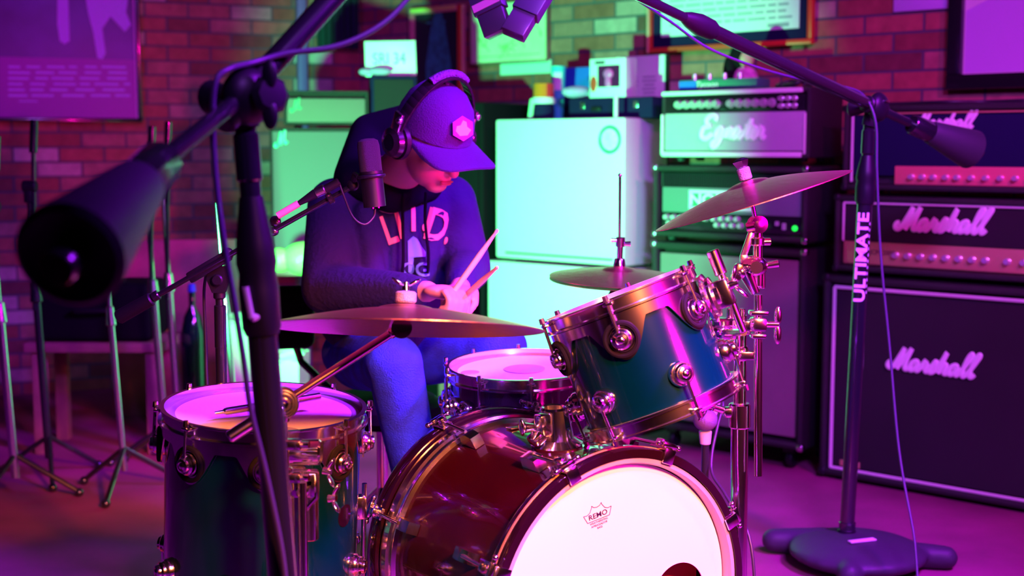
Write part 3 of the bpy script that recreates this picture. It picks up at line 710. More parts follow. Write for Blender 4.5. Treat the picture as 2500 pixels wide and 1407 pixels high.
# cap/hat lying at right of figurine
# --- left side: combo with cream grille, amp head, dark box
def mtxfacing(P, ang):
    x = V((math.cos(ang), math.sin(ang), 0)); y = V((-math.sin(ang), math.cos(ang), 0)); M = MX((x, y, Z)).transposed().to_4x4(); M.translation = P; return M
ang = math.radians(8)
P = W(657, 312, 5.75); zc = .72
M = mtxfacing(V((P.x, P.y, zc)), ang); t = thing('guitar_combo_amp', 'guitar amplifier with mint grille cloth behind the drummer on the left', 'amplifier', M)
cw, ch = .62, P.z - zc
mint = mat('mint_grille_cloth', (.13, .13, .14), .8, bump=.4, bscale=500)
finish(shell_box(cw, ch, .25, .018, .008), 'cabinet_shell', tolex, t, local=True)
b = MB(); b.box((cw / 2, .008, ch / 2), (cw - .024, .02, ch - .03), bev=.005); finish(b, 'grille_cloth', mint, t, local=True)
badge = mat('green_script_badge', (.08, .5, .35), .3, .5)
script('logo', MARSH[:4], ROOTM[t.name] @ FM(.045, ch - .075, -.006) @ MX.Rotation(.35, 4, 'Z'), .055, .006, badge, t)
feet(cw, .25, t)
# bench under it
P0 = M @ V((-.05, -.03, 0)); t = thing('equipment_bench', 'low dark wooden bench carrying the amplifier behind the drummer', 'bench', mtxfacing(V((P0.x, P0.y, 0)), ang))
b = MB(); b.box((.42, .18, zc - .016 - .014), (.84, .36, .03), bev=.004); finish(b, 'bench_top', woodp, t, local=True)
for x in (.03, .81):
    for y in (.03, .33):
        b = MB(); b.box((x, y, (zc - .045) / 2), (.045, .045, zc - .046), bev=.003); finish(b, 'leg', woodp, t, local=True)
# amp head on it
Mh = M @ MX.Translation(V((.06, .02, ch + .012))); t = thing('guitar_amp_head', 'small black amplifier head with a pale grille, on the mint grilled amplifier', 'amplifier', Mh)
hw, hh = .36, .145
finish(shell_box(hw, hh, .2, .014, .006), 'cabinet_shell', tolex, t, local=True)
b = MB(); b.box((hw / 2, .006, .062), (hw - .03, .016, .10), bev=.003); finish(b, 'grille_cloth', cream, t, local=True)
script('logo', MARSH[:4], Mh @ FM(.05, .06, -.004) @ MX.Rotation(.35, 4, 'Z'), .045, .005, greenb, t)
b = MB(); b.cyl((hw + .002, .01, .012), (hw + .002, -.012, .012), .014, None, 14, .004); finish(b, 'corner_cap', steel, t, local=True)
feet(hw, .2, t, .012)
# dark box to the right
Mh2 = M @ MX.Translation(V((.42 , .06, ch + .004))); t = thing('speaker_box', 'plain navy speaker box behind the drummer\'s cap', 'speaker', Mh2)
b = MB(); b.box((.11, .1, .11), (.20, .2, .22), bev=.006); finish(b, 'box_body', navy, t, local=True)
b = MB(); b.box((.11, -.004, .11), (.17, .01, .19), bev=.003); finish(b, 'grille', grille_dark, t, local=True)
# licence plate standing on speaker box
Pp = Mh2 @ V((.10, .05, .222)); t = thing('licence_plate', 'white licence plate leaning above the navy speaker box', 'licence plate', mtxfacing(Pp, ang))
b = MB(); b.box((0, 0, .075), (.22, .004, .15), MX.Rotation(-.03, 3, 'Y'), bev=.001); finish(b, 'plate', platem, t, local=True)
text('plate_lettering', 'SRI 34', .07, ROOTM[t.name] @ MX.Rotation(-.03, 4, 'Y') @ FM(-.004, .072, -.0035), mat('plate_ink', (.12, .06, .4), .5), t, sx=.8)
P = Mh2 @ V((.02, .03, .222)); b = MB(); b.ball((P.x + .03, P.y, P.z + .018), .02, (2.6, 1.2, .9)); b.ball((P.x - .03, P.y, P.z + .016), .018, (1.6, 1.2, .9)); finish(b, 'cloth_bundle', mat('lilac_cloth', (.4, .3, .55), .8), label='crumpled lilac cloth on top of the navy speaker box', cat='cloth')
# ================================================================== left background: stored stands, case, panels
def stored_stand(px, Y, ztop, label, lean=(0, 0), booms=True, r=.011, col=blackmetal, base_rot=0.3):
    P = W(px, 700, Y); P.z = 0
    t = thing('microphone_stand', label, 'microphone stand', MX.Translation(V((P.x, P.y, 0))), 'spare stands stored at the left wall')
    tilt = V((lean[0], lean[1], 0))
    b = MB(); b.cyl(V((0, 0, .08)), V((0, 0, ztop * .62)) + tilt * .62, r * 1.25, None, 14); finish(b, 'lower_pole', col, t, local=True)
    b = MB(); b.cyl(V((0, 0, ztop * .62)) + tilt * .62, V((0, 0, ztop)) + tilt, r * .8, None, 14); b.cyl(V((0, 0, ztop * .61)) + tilt * .61, V((0, 0, ztop * .68)) + tilt * .68, r * 2.0, r * 1.5, 14, .003); finish(b, 'upper_pole', steel if col is steel else col, t, local=True)
    for k in range(3):
        a = base_rot + k * 2 * PI / 3
        b = MB(); b.cyl((0, 0, .16), (.21 * math.cos(a), .21 * math.sin(a), .018), .009, None, 10); b.ball((.21 * math.cos(a), .21 * math.sin(a), .016), .016); finish(b, 'leg', blackmetal, t, local=True)
    if booms:
        T = V((0, 0, ztop)) + tilt
        b = MB(); b.cyl(T + V((-.02, 0, 0)), T + V((.03, 0, 0)), .022, None, 14, .004); b.box(T + V((0, 0, -.03)), (.03, .03, .06), bev=.006); finish(b, 'joint', blackplast, t, local=True)
        b = MB(); b.cyl(T + V((.01, -.01, -.45)), T + V((.025, 0, .22)), .008, None, 10); b.cyl(T + V((.022, 0, .12)), T + V((.03, 0, .24)), .015, None, 12, .003); finish(b, 'boom', blackmetal, t, local=True)
    return t
stored_stand(20, 4.6, 1.02, 'chrome poled spare stand at the far left edge', (-.05, 0), True, .012, steel, .2)
stored_stand(105, 4.9, 1.08, 'spare boom stand with folded arm, second from the left edge', (-.04, 0), True, .012, blackmetal, .9)
stored_stand(290, 4.7, .98, 'thin steel spare stand beside the black keyboard case', (-.05, 0), False, .009, steel, .5)
stored_stand(395, 5.1, 1.06, 'spare boom stand against the brown panel, left one of the close pair', (-.05, 0), True, .012, steel, 1.1)
stored_stand(428, 5.25, 1.08, 'spare boom stand against the brown panel, right one of the close pair', (-.04, 0), True, .012, steel, 1.5)
stored_stand(575, 4.85, 1.02, 'slim spare stand behind the microphone boom counterweight', (-.06, 0), False, .009, steel, .7)
# plywood panel leaning
P0 = W(255, 700, 6.0); P1 = W(640, 700, 6.0)
b = MB(); zt_ = W(400, 585, 6.1).z; b.box(((P0.x + P1.x) / 2, 6.12, zt_ / 2), (P1.x - P0.x, .03, zt_ - .002), MX.Rotation(math.radians(10), 3, 'Z'), bev=.004)
finish(b, 'plywood_panel', woodp, label='reddish plywood panel standing against the left brick wall', cat='panel')
# black case
P0 = W(95, 640, 5.35); P1 = W(372, 640, 5.35); zt_ = W(200, 690, 5.35).z; zb_ = W(200, 832, 5.35).z
t = thing('keyboard_case', 'large black padded case lying on the wooden trestle behind the spare stands', 'case', MX.Translation(V(((P0.x + P1.x) / 2, 5.45, zb_))))
b = MB(); b.box((0, 0, (zt_ - zb_) / 2), (P1.x - P0.x, .3, zt_ - zb_), bev=.03, seg=4); finish(b, 'case_body', softblack, t, local=True)
b = MB(); b.tube(catmull([(-.08, -.152, .12), (-.06, -.185, .13), (.06, -.185, .13), (.08, -.152, .12)], 5), .008, 8); finish(b, 'handle', blackplast, t, local=True)
# trestle under it
t = thing('trestle', 'dark wooden trestle holding the black case by the left wall', 'trestle', MX.Translation(V(((P0.x + P1.x) / 2, 5.45, 0))))
b = MB(); b.box((0, 0, zb_ - .02), (P1.x - P0.x + .1, .34, .038), bev=.004); finish(b, 'trestle_top', woodp, t, local=True)
for x in (-1, 1):
    for y in (-1, 1):
        b = MB(); b.box((x * ((P1.x - P0.x) / 2), y * .13, (zb_ - .04) / 2), (.05, .05, zb_ - .041), bev=.004); finish(b, 'leg', woodp, t, local=True)
# orange crate & bottles behind, green things by the throne
P = W(396, 890, 5.85); t = thing('amber_jar', 'amber glass jar on the floor behind the close pair of spare stands', 'jar', MX.Translation(V((P.x, 5.85, 0))))
b = MB(); b.lathe([(0, 0), (.06, 0), (.065, .02), (.065, .42), (.04, .48), (.04, .5), (0, .5)], n=24); finish(b, 'jar_body', mat('amber_glass', (.65, .2, .03), .2, coat=.5), t, local=True)
b = MB(); b.cyl((0, 0, .5), (0, 0, .52), .044, None, 20, .004); finish(b, 'lid', blackplast, t, local=True)
# translucent storage tubs lit green
tubm = mat('pale_green_tub_plastic', (.55, .85, .50), .35, coat=.3)
for px0, px1, Y, py0, label in ((548, 632, 5.35, 775, 'tall pale plastic bin behind the floor tom, beside the microphone stand pole'), (655, 742, 5.35, 868, 'pale plastic bin seen under the drum stool back')):
    a_ = W(px0, 800, Y); c_ = W(px1, 800, Y); top = W(600, py0, Y).z
    t = thing('plastic_bin', label, 'bin', MX.Translation(V(((a_.x + c_.x) / 2, Y, 0)))); wv = (c_.x - a_.x) / 2
    b = MB()
    q = [(-.85, -.8), (.85, -.8), (.85, .8), (-.85, .8)]; rr = [(-1, -1), (1, -1), (1, 1), (-1, 1)]
    lo = [b.bm.verts.new((x * wv * .85, y * .12, 0)) for x, y in rr]; up_ = [b.bm.verts.new((x * wv, y * .15, top)) for x, y in rr]; ui = [b.bm.verts.new((x * (wv - .006), y * .144, top)) for x, y in rr]; li = [b.bm.verts.new((x * wv * .82, y * .115, .01)) for x, y in rr]
    for A_, B_ in ((lo, up_), (up_, ui), (ui, li)):
        for i in range(4): j = (i + 1) % 4; b.bm.faces.new((A_[i], A_[j], B_[j], B_[i]))
    b.bm.faces.new(lo[::-1]); b.bm.faces.new(li); finish(b, 'bin_body', tubm, t, local=True)
    b = MB(); b.torus(MX.Translation(V((0, 0, top))) @ MX.Diagonal((wv / .1, 1.5, 1, 1)), .1, .006, 32, 8); finish(b, 'rim', tubm, t, local=True)
# small clip stand / bottle
P = W(470, 790, 5.6); t = thing('glass_bottle', 'dark green bottle with a blue cap standing behind the spare stands', 'bottle', MX.Translation(V((P.x, 5.6, 0))))
b = MB(); b.lathe([(0, 0), (.05, 0), (.05, .45), (.035, .52), (.014, .56), (.014, .62), (0, .62)], n=20); finish(b, 'bottle_body', mat('dark_green_glass', (.004, .03, .02), .12, coat=1), t, local=True)
b = MB(); b.cyl((0, 0, .62), (0, 0, .655), .018, .015, 16, .003); finish(b, 'cap', bluep, t, local=True)
# green yellow bag on floor left of drummer
P = W(700, 650, 5.0); b = MB(); b.ball((P.x + .02, 5.3, .735 + .05), .075, (1.2, .8, .9)); b.ball((P.x - .08, 5.3, .735 + .045), .055, (1.1, .8, .9))
finish(b, 'green_bag', mat('lime_plastic_bag', (.35, .8, .15), .4, bump=.6, bscale=30), label='crumpled lime green bag on the bench left of the drummer', cat='bag')
# ================================================================== drum parts
def lug(b, M):
    """round turret lug: M has z pointing out of the shell"""
    b.lathe([(0, 0), (.0245, 0), (.0245, .009), (.0225, .013), (.0205, .013), (.0195, .016), (.0195, .020), (.0165, .023), (.015, .022), (.0145, .026), (.0135, .029), (.009, .0305), (.0075, .0295), (.006, .031), (0, .0325)], M, 32)
def hoop_profile(R, up=1):
    """flanged hoop: vertical wall with outward lips; z runs outwards from the drum"""
    return [(R + .004, -.012), (R + .014, -.012), (R + .014, -.008), (R + .0065, -.006), (R + .0065, .012), (R + .011, .014), (R + .011, .017), (R + .002, .017), (R + .002, -.006), (R + .004, -.008)]
def drum(name, label, M, R, H, nl, shellm, a0=0.0, headm=headwhite, mount_band=False, bracket_a=None, muffle=False, depth_bottom=True, cat='drum', badge_a=None):
    t = thing(name, label, cat, M)
    b = MB(); b.lathe([(R, .004), (R, H - .004), (R - .008, H - .002), (R - .008, .002)], n=72, closed=True); finish(b, 'shell', shellm, t, local=True)
    b = MB(); b.lathe([(0, H + .002), (R * .9, H + .002)], n=72); finish(b, 'top_head', headm, t, local=True)
    b = MB(); b.lathe([(R * .9, H + .0022), (R - .003, H + .002), (R + .002, H - .002), (R + .003, H - .012), (R + .001, H - .012), (R - .004, H - .002), (R * .9, H)], n=72, closed=True); finish(b, 'head_collar', head_edge, t, local=True)
    b = MB(); b.lathe([(0, -.002), (R - .002, -.002), (R + .003, .012)], n=64); finish(b, 'bottom_head', headsmooth, t, local=True)
    b = MB(); b.lathe(hoop_profile(R), MX.Translation(V((0, 0, H))), 72, closed=True); finish(b, 'top_hoop', chrome, t, local=True)
    b = MB(); b.lathe(hoop_profile(R), MX.Diagonal((1, 1, -1, 1)), 72, closed=True); finish(b, 'bottom_hoop', chrome, t, local=True)
    for k in range(nl):
        for top in (1, 0):
            a = a0 + (k + (0 if top else .5)) * 2 * PI / nl; zl = H - .062 if top else .062
            if H < .16: zl = H / 2
            d = V((math.cos(a), math.sin(a), 0)); b = MB(); lug(b, mtx(d * (R - .001) + V((0, 0, zl)), d)); lg_ = finish(b, 'lug', chrome, t, local=True)
            zh = H + .014 if top else -.014; pr = R + .0185
            b = MB(); b.cyl(d * (R + .022) + V((0, 0, zl)), d * pr + V((0, 0, zh)), .0032, None, 10)
            b.cyl(d * pr + V((0, 0, zh)), d * pr + V((0, 0, zh + (.011 if top else -.011))), .0062, .005, 8); b.box(d * (R + .013) + V((0, 0, zh - (.006 if top else -.006))), (.018, .02, .006), frame((0, 0, 1), d), bev=.002)
            finish(b, 'tension_rod', chrome, lg_, local=True)
    if mount_band:
        # band that hangs under the top hoop, dipping round each top lug
        def zlow(a):
            ph = ((a - a0) / (2 * PI / nl)); dlt = abs(ph - round(ph)) * (2 * PI / nl) * R
            s_ = max(0.0, 1 - (dlt / .056) ** 2); return H - .034 - .068 * (s_ ** 1.25)
        b = MB(); b.arc_band(MX.Identity(4), R + .005, .003, zlow, H - .014, mount_band[0], mount_band[1], 140); sb_ = finish(b, 'suspension_band', chrome, t, local=True)
        for k in range(nl):
            a = a0 + k * 2 * PI / nl
            if not any(mount_band[0] <= a + q <= mount_band[1] for q in (-2 * PI, 0, 2 * PI)): continue
            d = V((math.cos(a), math.sin(a), 0)); b = MB(); b.torus(mtx(d * (R + .010) + V((0, 0, H - .062)), d), .0315, .0045, 36, 8); finish(b, 'rubber_isolator', softblack, sb_, local=True)
    if badge_a is not None:
        b = MB(); b.arc_band(MX.Identity(4), R - .0005, .0015, lambda a: H * .5 - .022 * math.sqrt(max(0, 1 - ((a - badge_a) / .12) ** 2)), lambda a: H * .5 + .022 * math.sqrt(max(0, 1 - ((a - badge_a) / .12) ** 2)) + .001, badge_a - .12, badge_a + .12, 20); finish(b, 'badge', hoopm, t, local=True)
    return t
def wingnut(b, P, ax, side, s=1.0):
    P = V(P); ax = V(ax).normalized(); side = V(side).normalized()
    b.cyl(P, P + ax * .012 * s, .006 * s, .0045 * s, 12)
    for k in (-1, 1): b.ball(P + ax * .012 * s + side * k * .012 * s, .0075 * s, (1.5, .4, .9), frame(side.cross(ax), side + ax * .6 * k), 12, 8)
def cymbal(name, label, P, n, R, rot=None, bell=.055, drop=None, cat='cymbal', inv=False, wing=True, group=None, stack=True):
    """P: centre of the hole, n: upward normal"""
    M = mtx(P, n); t = thing(name, label, cat, M, group); drop = drop or R * .14; h = .016
    top = [(.006, h)]
    for k in range(1, 7): a = k / 6; top.append((bell * a, h * math.sqrt(max(0, 1 - a * a * .82)) - h * .02))
    zb_ = top[-1][1] - h
    top = [(r, z - h) for r, z in top]
    for k in range(1, 19): a = k / 18; top.append((lerp(bell, R, a), zb_ - drop * (a ** 1.35)))
    sgn = -1 if inv else 1
    pts = [(r, sgn * z) for r, z in top]; bot = [(r, sgn * z - .0014) for r, z in top[::-1]]
    b = MB(); b.lathe(pts + bot, n=96, closed=True); finish(b, 'cymbal_plate', brass, t, local=True, smooth=60)
    if stack:
        b = MB(); b.cyl((0, 0, .001), (0, 0, .022), .0195, None, 24, .003); finish(b, 'felt_washer', felt, t, local=True)
        b = MB(); b.cyl((0, 0, -.022), (0, 0, -.002), .0195, None, 24, .003); finish(b, 'lower_felt', felt, t, local=True)
        b = MB(); b.cyl((0, 0, .022), (0, 0, .036), .004, None, 10)
        if wing: wingnut(b, (0, 0, .024), (0, 0, 1), (1, .25, 0), 1.25)
        finish(b, 'wing_nut', chrome, t, local=True)
    return t
# ------------------------------------------------------------------ bass drum
BF = V((.205, 2.55, .345)); BA = V((.53, -.85, -.0)).normalized(); BL_ = .47; BR_ = .28
MBd = mtx(BF - BA * BL_, BA, Z.cross(BA) * -1)     # z along the axis towards the front head, x to the left of it
bd = thing('bass_drum', 'large dark red bass drum with bright white front head, at the front of the kit', 'drum', MBd)
b = MB(); b.lathe([(BR_, .02), (BR_, BL_ - .02), (BR_ - .01, BL_ - .018), (BR_ - .01, .018)], n=96, closed=True); finish(b, 'shell', redlit, bd, local=True)
hp = BL_ - .004
HR = BR_ + .016
port = V((.115, -.10)) # port hole centre set below
# front head with a round port
b = MB(); n = 96; PC = None
def headpt(px, py):
    d = ray(px, py); o = V((0, 0, CAMZ)); t_ = (BF - o).dot(BA) / d.dot(BA); q = MBd.inverted() @ (o + d * t_); return V((q.x, q.y))
PC = headpt(1661, 1452); pr_ = .064
outer = [b.bm.verts.new(((BR_ - .012) * math.cos(2 * PI * i / n), (BR_ - .012) * math.sin(2 * PI * i / n), hp)) for i in range(n)]
inner = [b.bm.verts.new((PC.x + pr_ * math.cos(2 * PI * i / n), PC.y + pr_ * math.sin(2 * PI * i / n), hp)) for i in range(n)]
inn2 = [b.bm.verts.new((PC.x + pr_ * math.cos(2 * PI * i / n), PC.y + pr_ * math.sin(2 * PI * i / n), hp - .003)) for i in range(n)]
for i in range(n): j = (i + 1) % n; b.bm.faces.new((outer[i], outer[j], inner[j], inner[i])); b.bm.faces.new((inner[i], inner[j], inn2[j], inn2[i]))
fh_ = finish(b, 'front_head', headsmooth, bd, local=True)
b = MB(); b.lathe([(0, 0), (BR_ - .012, 0)], MX.Translation(V((0, 0, .006))), 72); finish(b, 'rear_head', headwhite, bd, local=True)
b = MB(); b.lathe([(0, 0), (BR_ - .02, 0)], MX.Translation(V((0, 0, BL_ - .075))), 48); finish(b, 'damping_pillow', mat('maroon_damping_cloth', (.45, .02, .06), .9), bd, local=True)
for nm, z0 in (('front_hoop', BL_ - .018), ('rear_hoop', -.022)):
    b = MB(); b.lathe([(HR - .012, z0), (HR + .004, z0), (HR + .006, z0 + .004), (HR + .006, z0 + .036), (HR + .004, z0 + .040), (HR - .012, z0 + .040)], n=96, closed=True); finish(b, nm, hoopm, bd, local=True)
    b = MB(); b.lathe([(HR - .026, z0 + .010), (HR - .012, z0 + .010), (HR - .010, z0 + .030), (HR - .014, z0 + .037), (HR - .022, z0 + .037), (HR - .026, z0 + .028)], n=96, closed=True); finish(b, nm.replace('hoop', 'head_collar'), head_edge if nm[0] == 'f' else steel, bd, local=True)
b = MB(); b.lathe([(BR_ - .004, .022), (BR_ + .010, .022), (BR_ + .013, .026), (BR_ + .013, .050), (BR_ + .008, .054), (BR_ + .007, .060), (BR_ + .009, .064), (BR_ + .009, .070), (BR_ - .004, .074)], n=96, closed=True); finish(b, 'rear_shell_ring', chrome, bd, local=True)
b = MB(); b.lathe([(HR + .0062, BL_ + .004), (HR + .0072, BL_ + .004), (HR + .0072, BL_ - .001), (HR + .0062, BL_ - .001)], n=96, closed=True); finish(b, 'hoop_inlay', gold, bd, local=True)
def up_angle(deg): return math.radians(deg)
def claw(a, front):
    """claw hook, T-rod and box lug at drum angle a"""
    d = V((math.cos(a), math.sin(a), 0)); s_ = 1 if front else -1; z0 = (BL_ + .022) if front else -.022
    tn = V((-d.y, d.x, 0))
    b = MB(); Rr = frame((0, 0, 1), d)
    b.box(d * (HR + .010) + V((0, 0, z0 - s_ * .022)), (.006, .026, .052), Rr, bev=.002)
    b.box(d * (HR - .002) + V((0, 0, z0 + s_ * .003)), (.030, .026, .005), Rr, bev=.002)
    b.box(d * (HR + .020) + V((0, 0, z0 - s_ * .03)), (.018, .018, .022), Rr, bev=.005)
    ck_ = finish(b, 'claw_hook', chrome, bd, local=True)
    b = MB(); zl = z0 - s_ * .125
    b.cyl(d * (HR + .018) + V((0, 0, z0 - s_ * .012)), d * (HR + .012) + V((0, 0, zl)), .0038, None, 12)
    P = d * (HR + .019) + V((0, 0, z0 - s_ * .008)); b.cyl(P - tn * .026, P + tn * .026, .0045, None, 12); b.ball(P - tn * .026, .006); b.ball(P + tn * .026, .006)
    b.box(P, (.012, .034, .014), Rr, bev=.004)
    finish(b, 'tension_rod', chrome, ck_, local=True)
    b = MB(); c_ = d * (BR_ + .013) + V((0, 0, zl - s_ * .012)); b.prism([(-.012, -.030), (.012, -.024), (.016, .0), (.012, .024), (-.012, .030)], mtx(c_ - tn * .012 , tn, d), .024); finish(b, 'lug', chrome, bd, local=True)
for k in range(8):
    a = math.radians(294.5 + 45 * k)
    for fr in (True, False): claw(a, fr)
# tom mount on the shell (unused bracket)
a = math.radians(-84); d = V((math.cos(a), math.sin(a), 0)); base = d * (BR_ + .001) + V((0, 0, .30)); Mz = mtx(base, d, (0, 0, 1))
b = MB(); b.lathe([(0, -.004), (.048, -.004), (.050, .002), (.041, .008), (.034, .014), (.0265, .074), (.022, .078), (.018, .076), (.017, .060), (0, .060)], Mz @ MX.Diagonal((1.25, 1.0, 1, 1)), 12)
finish(b, 'tom_mount', chrome, bd, local=True)
b = MB(); Dz = -V((-d.y, d.x, 0)); r3 = Mz.to_3x3(); c0 = base
# the clamp block sits beside the cone, towards the photograph's right
b.box(Mz @ V((.012, -.036, .050)), (.030, .026, .046), r3, bev=.006); b.box(Mz @ V((.010, -.052, .026)), (.034, .030, .022), r3 @ MX.Rotation(.5, 3, 'X'), bev=.006); b.cyl(Mz @ V((.0, -.05, .045)), Mz @ V((.0, -.075, .05)), .008, .011, 14, .002); b.ball(Mz @ V((.0, -.078, .052)), .009, (1, .6, 2.0), r3)
finish(b, 'mount_clamp', chrome, bd, local=True)
a = math.radians(-89); d = V((math.cos(a), math.sin(a), 0)); b = MB(); b.box(d * (BR_ + .0018) + V((0, 0, .125)), (.003, .060, .024), frame((0, 0, 1), d), bev=.001); pl_ = finish(b, 'maker_plate', steel, bd, local=True)
b = MB(); b.cyl(d * BR_ + V((0, 0, .125)), d * (BR_ + .006) + V((0, 0, .125)), .006, None, 12); finish(b, 'plate_rivet', ink, pl_, local=True)
# logo on the front head
LC = headpt(1463, 1262); LX = (headpt(1497, 1246) - headpt(1432, 1272)).normalized()
def logoM():
    x = MBd.to_3x3() @ V((LX.x, LX.y, 0)); z = MBd.to_3x3() @ V((0, 0, 1)); y = z.cross(x)
    M = MX((x, y, z)).transposed().to_4x4(); M.translation = MBd @ V((LC.x, LC.y, hp + .0006)); return M
LM = logoM(); inkp = mat('purple_head_ink', (.02, .003, .05), .6)
b = MB()
cr = [(-.026, -.006), (-.033, .010), (-.025, .009), (-.018, .012), (-.012, .021), (-.0115, .0245), (-.007, .020), (0, .0185), (.007, .020), (.0115, .0245), (.012, .021), (.018, .012), (.025, .009), (.033, .010), (.026, -.006), (-.026, -.006)]
for p, q in zip(cr[:-1], cr[1:]): b.tube([V((*p, 0)), V((*q, 0))], .0007, 5, flat=(0, 0, 1))
b.bm.transform(LM); finish(b, 'crown_logo', inkp, fh_)
text('logo_lettering', 'REMO', .0145, LM @ MX.Translation(V((0, .0025, 0))), inkp, fh_, .0002, sx=1.15, bold=.0002)
text('small_lettering', 'WEATHERKING', .0060, LM @ MX.Translation(V((0, -.0105, 0))), inkp, fh_, .0002)
text('small_lettering', 'AMBASSADOR', .0060, LM @ MX.Translation(V((0, -.0165, 0))), inkp, fh_, .0002)
text('small_lettering', 'BASS', .0060, LM @ MX.Translation(V((0, -.0225, 0))), inkp, fh_, .0002)
# spurs
for sx in (1, -1):
    a = math.radians(90 + sx * 62); d = V((math.cos(a), math.sin(a), 0)); P = MBd @ (d * (BR_ + .01) + V((0, 0, .36))); side = MBd.to_3x3() @ d; side.z = 0; side.normalize()
    F = V((P.x, P.y, .0)) + side * .10 + BA * .10; F.z = .012
    b = MB(); b.cyl(P, F, .009, None, 14); b.ball(P, .020); b.ball(F, .012); wingnut(b, P + V((0, 0, .018)), Z, side, 1.2); finish(b, 'spur_leg', chrome, bd)
# ------------------------------------------------------------------ floor tom
FT = W(628, 1003, 2.70); R16 = .194
ftM = mtx(V((FT.x, FT.y, FT.z - .36)), (.05, -.055, 1), (1, 0, 0))
ft = drum('floor_tom', 'dark teal floor tom with pink lit head at the left of the kit', ftM, R16, .36, 8, teal, a0=math.radians(-90 + 12), mount_band=(math.radians(-175), math.radians(5)), badge_a=math.radians(-24))
b = MB()
for k in range(3): b.cyl(ftM @ V((R16 * .99 * math.cos(2.1 * k + .4), R16 * .99 * math.sin(2.1 * k + .4), .14)), V((FT.x + (R16 + .02) * math.cos(2.1 * k + .4), FT.y + (R16 + .02) * math.sin(2.1 * k + .4), .01)), .006, None, 12)
legs = b
for k in range(3):
    a_ = (.35, 1.5, 2.75)[k]; b = MB(); q = V((math.cos(a_), math.sin(a_), 0)); A_ = ftM @ (q * (R16 + .018) + V((0, 0, .20))); B_ = V((FT.x + (R16 + .01) * q.x, FT.y + (R16 + .01) * q.y, .018))
    b.cyl(A_, B_, .0055, None, 12); b.ball(B_, .014); b.box(ftM @ (q * (R16 + .010) + V((0, 0, .15))), (.024, .03, .05), frame((0, 0, 1), q), bev=.005); finish(b, 'leg', chrome, ft)
legs.bm.free()
b = MB(); q = ftM @ V((.055, -.135, .3635)); b.lathe([(0, 0), (.036, 0), (.036, .0015), (0, .0015)], mtx(q, ftM.to_3x3() @ Z) @ MX.Diagonal((1, .6, 1, 1)), 24); finish(b, 'damping_gel', head_edge, ft)
# drumstick lying on it
A_ = W(552, 1061, 2.60); B_ = W(632, 1012, 2.72)
b = MB(); A_ = V((A_.x, A_.y, FT.z + .018)); B_ = A_ + (V((.17, .10, .012)))
b.cyl(A_, B_, .0075, .0070, 14); b.ball(A_, .0065); b.cyl(A_, A_ - (B_ - A_).normalized() * .022, .0045, .003, 12); finish(b, 'drumstick_holder', steel, label='short metal rod lying across the front rim of the floor tom', cat='rod')
# ------------------------------------------------------------------ rack tom
TA = (V((-.345, .0, .93))).normalized()   # drum axis, up
RT = W(1516, 735, 2.66); R12 = .150
TAx = V((-.36, .10, .93)).normalized(); TH = .225
rtM = mtx(RT - TAx * TH, TAx, (1, 0, 0))
rt = drum('rack_tom', 'teal rack tom tilted steeply above the bass drum', rtM, R12, TH, 6, teal, a0=math.radians(-90 - 13), mount_band=(math.radians(-170), math.radians(20)))
# suspension plate + mount tube on its right
a = math.radians(-18); d = V((math.cos(a), math.sin(a), 0)); b = MB()
b.lathe([(0, 0), (.048, 0), (.050, .006), (.040, .010), (.040, .016), (.026, .020), (.026, .028), (0, .028)], mtx(d * (R12 + .012) + V((0, 0, TH - .055)), d), 28); finish(b, 'mount_plate', chrome, rt, local=True)
b = MB(); P = d * (R12 + .055) + V((0, 0, TH + .03)); b.cyl(P, P + V((0, 0, -.17)), .0075, None, 14, .002); b.cyl(P + V((0, 0, .0)), P + V((0, 0, -.05)), .0125, None, 16, .002)
b.box(d * (R12 + .045) + V((0, 0, TH - .055)), (.035, .04, .055), frame((0, 0, 1), d), bev=.006); wingnut(b, d * (R12 + .06) + V((0, 0, TH - .045)), d, (0, 0, 1), 1.6)
finish(b, 'mount_rod', chrome, rt, local=True)
ROD_END = rtM @ (P + V((0, 0, -.17)))
# ------------------------------------------------------------------ snare
SN = W(1283, 903, 3.24); snM = mtx(V((SN.x, SN.y, SN.z - .14)), (-.02, -.05, 1), (1, 0, 0))
sn = drum('snare_drum', 'shallow snare drum with worn white head between drummer and bass drum', snM, .180, .14, 10, mat('dark_snare_lacquer', (.02, .01, .03), .12, .2, .6, 1.0), a0=math.radians(-90 + 4))
b = MB(); b.lathe([(0, 0), (.05, 0), (.05, .0008), (0, .0008)], mtx(snM @ V((.0, .0, .1432)), snM.to_3x3() @ Z), 24); finish(b, 'worn_spot', mat('grey_wear', (.35, .33, .38), .5), sn)
b = MB(); b.lathe([(0, 0), (.022, 0), (.022, .0015), (0, .0015)], mtx(snM @ V((-.13, -.03, .1432)), snM.to_3x3() @ Z), 20); finish(b, 'damping_gel', head_edge, sn)
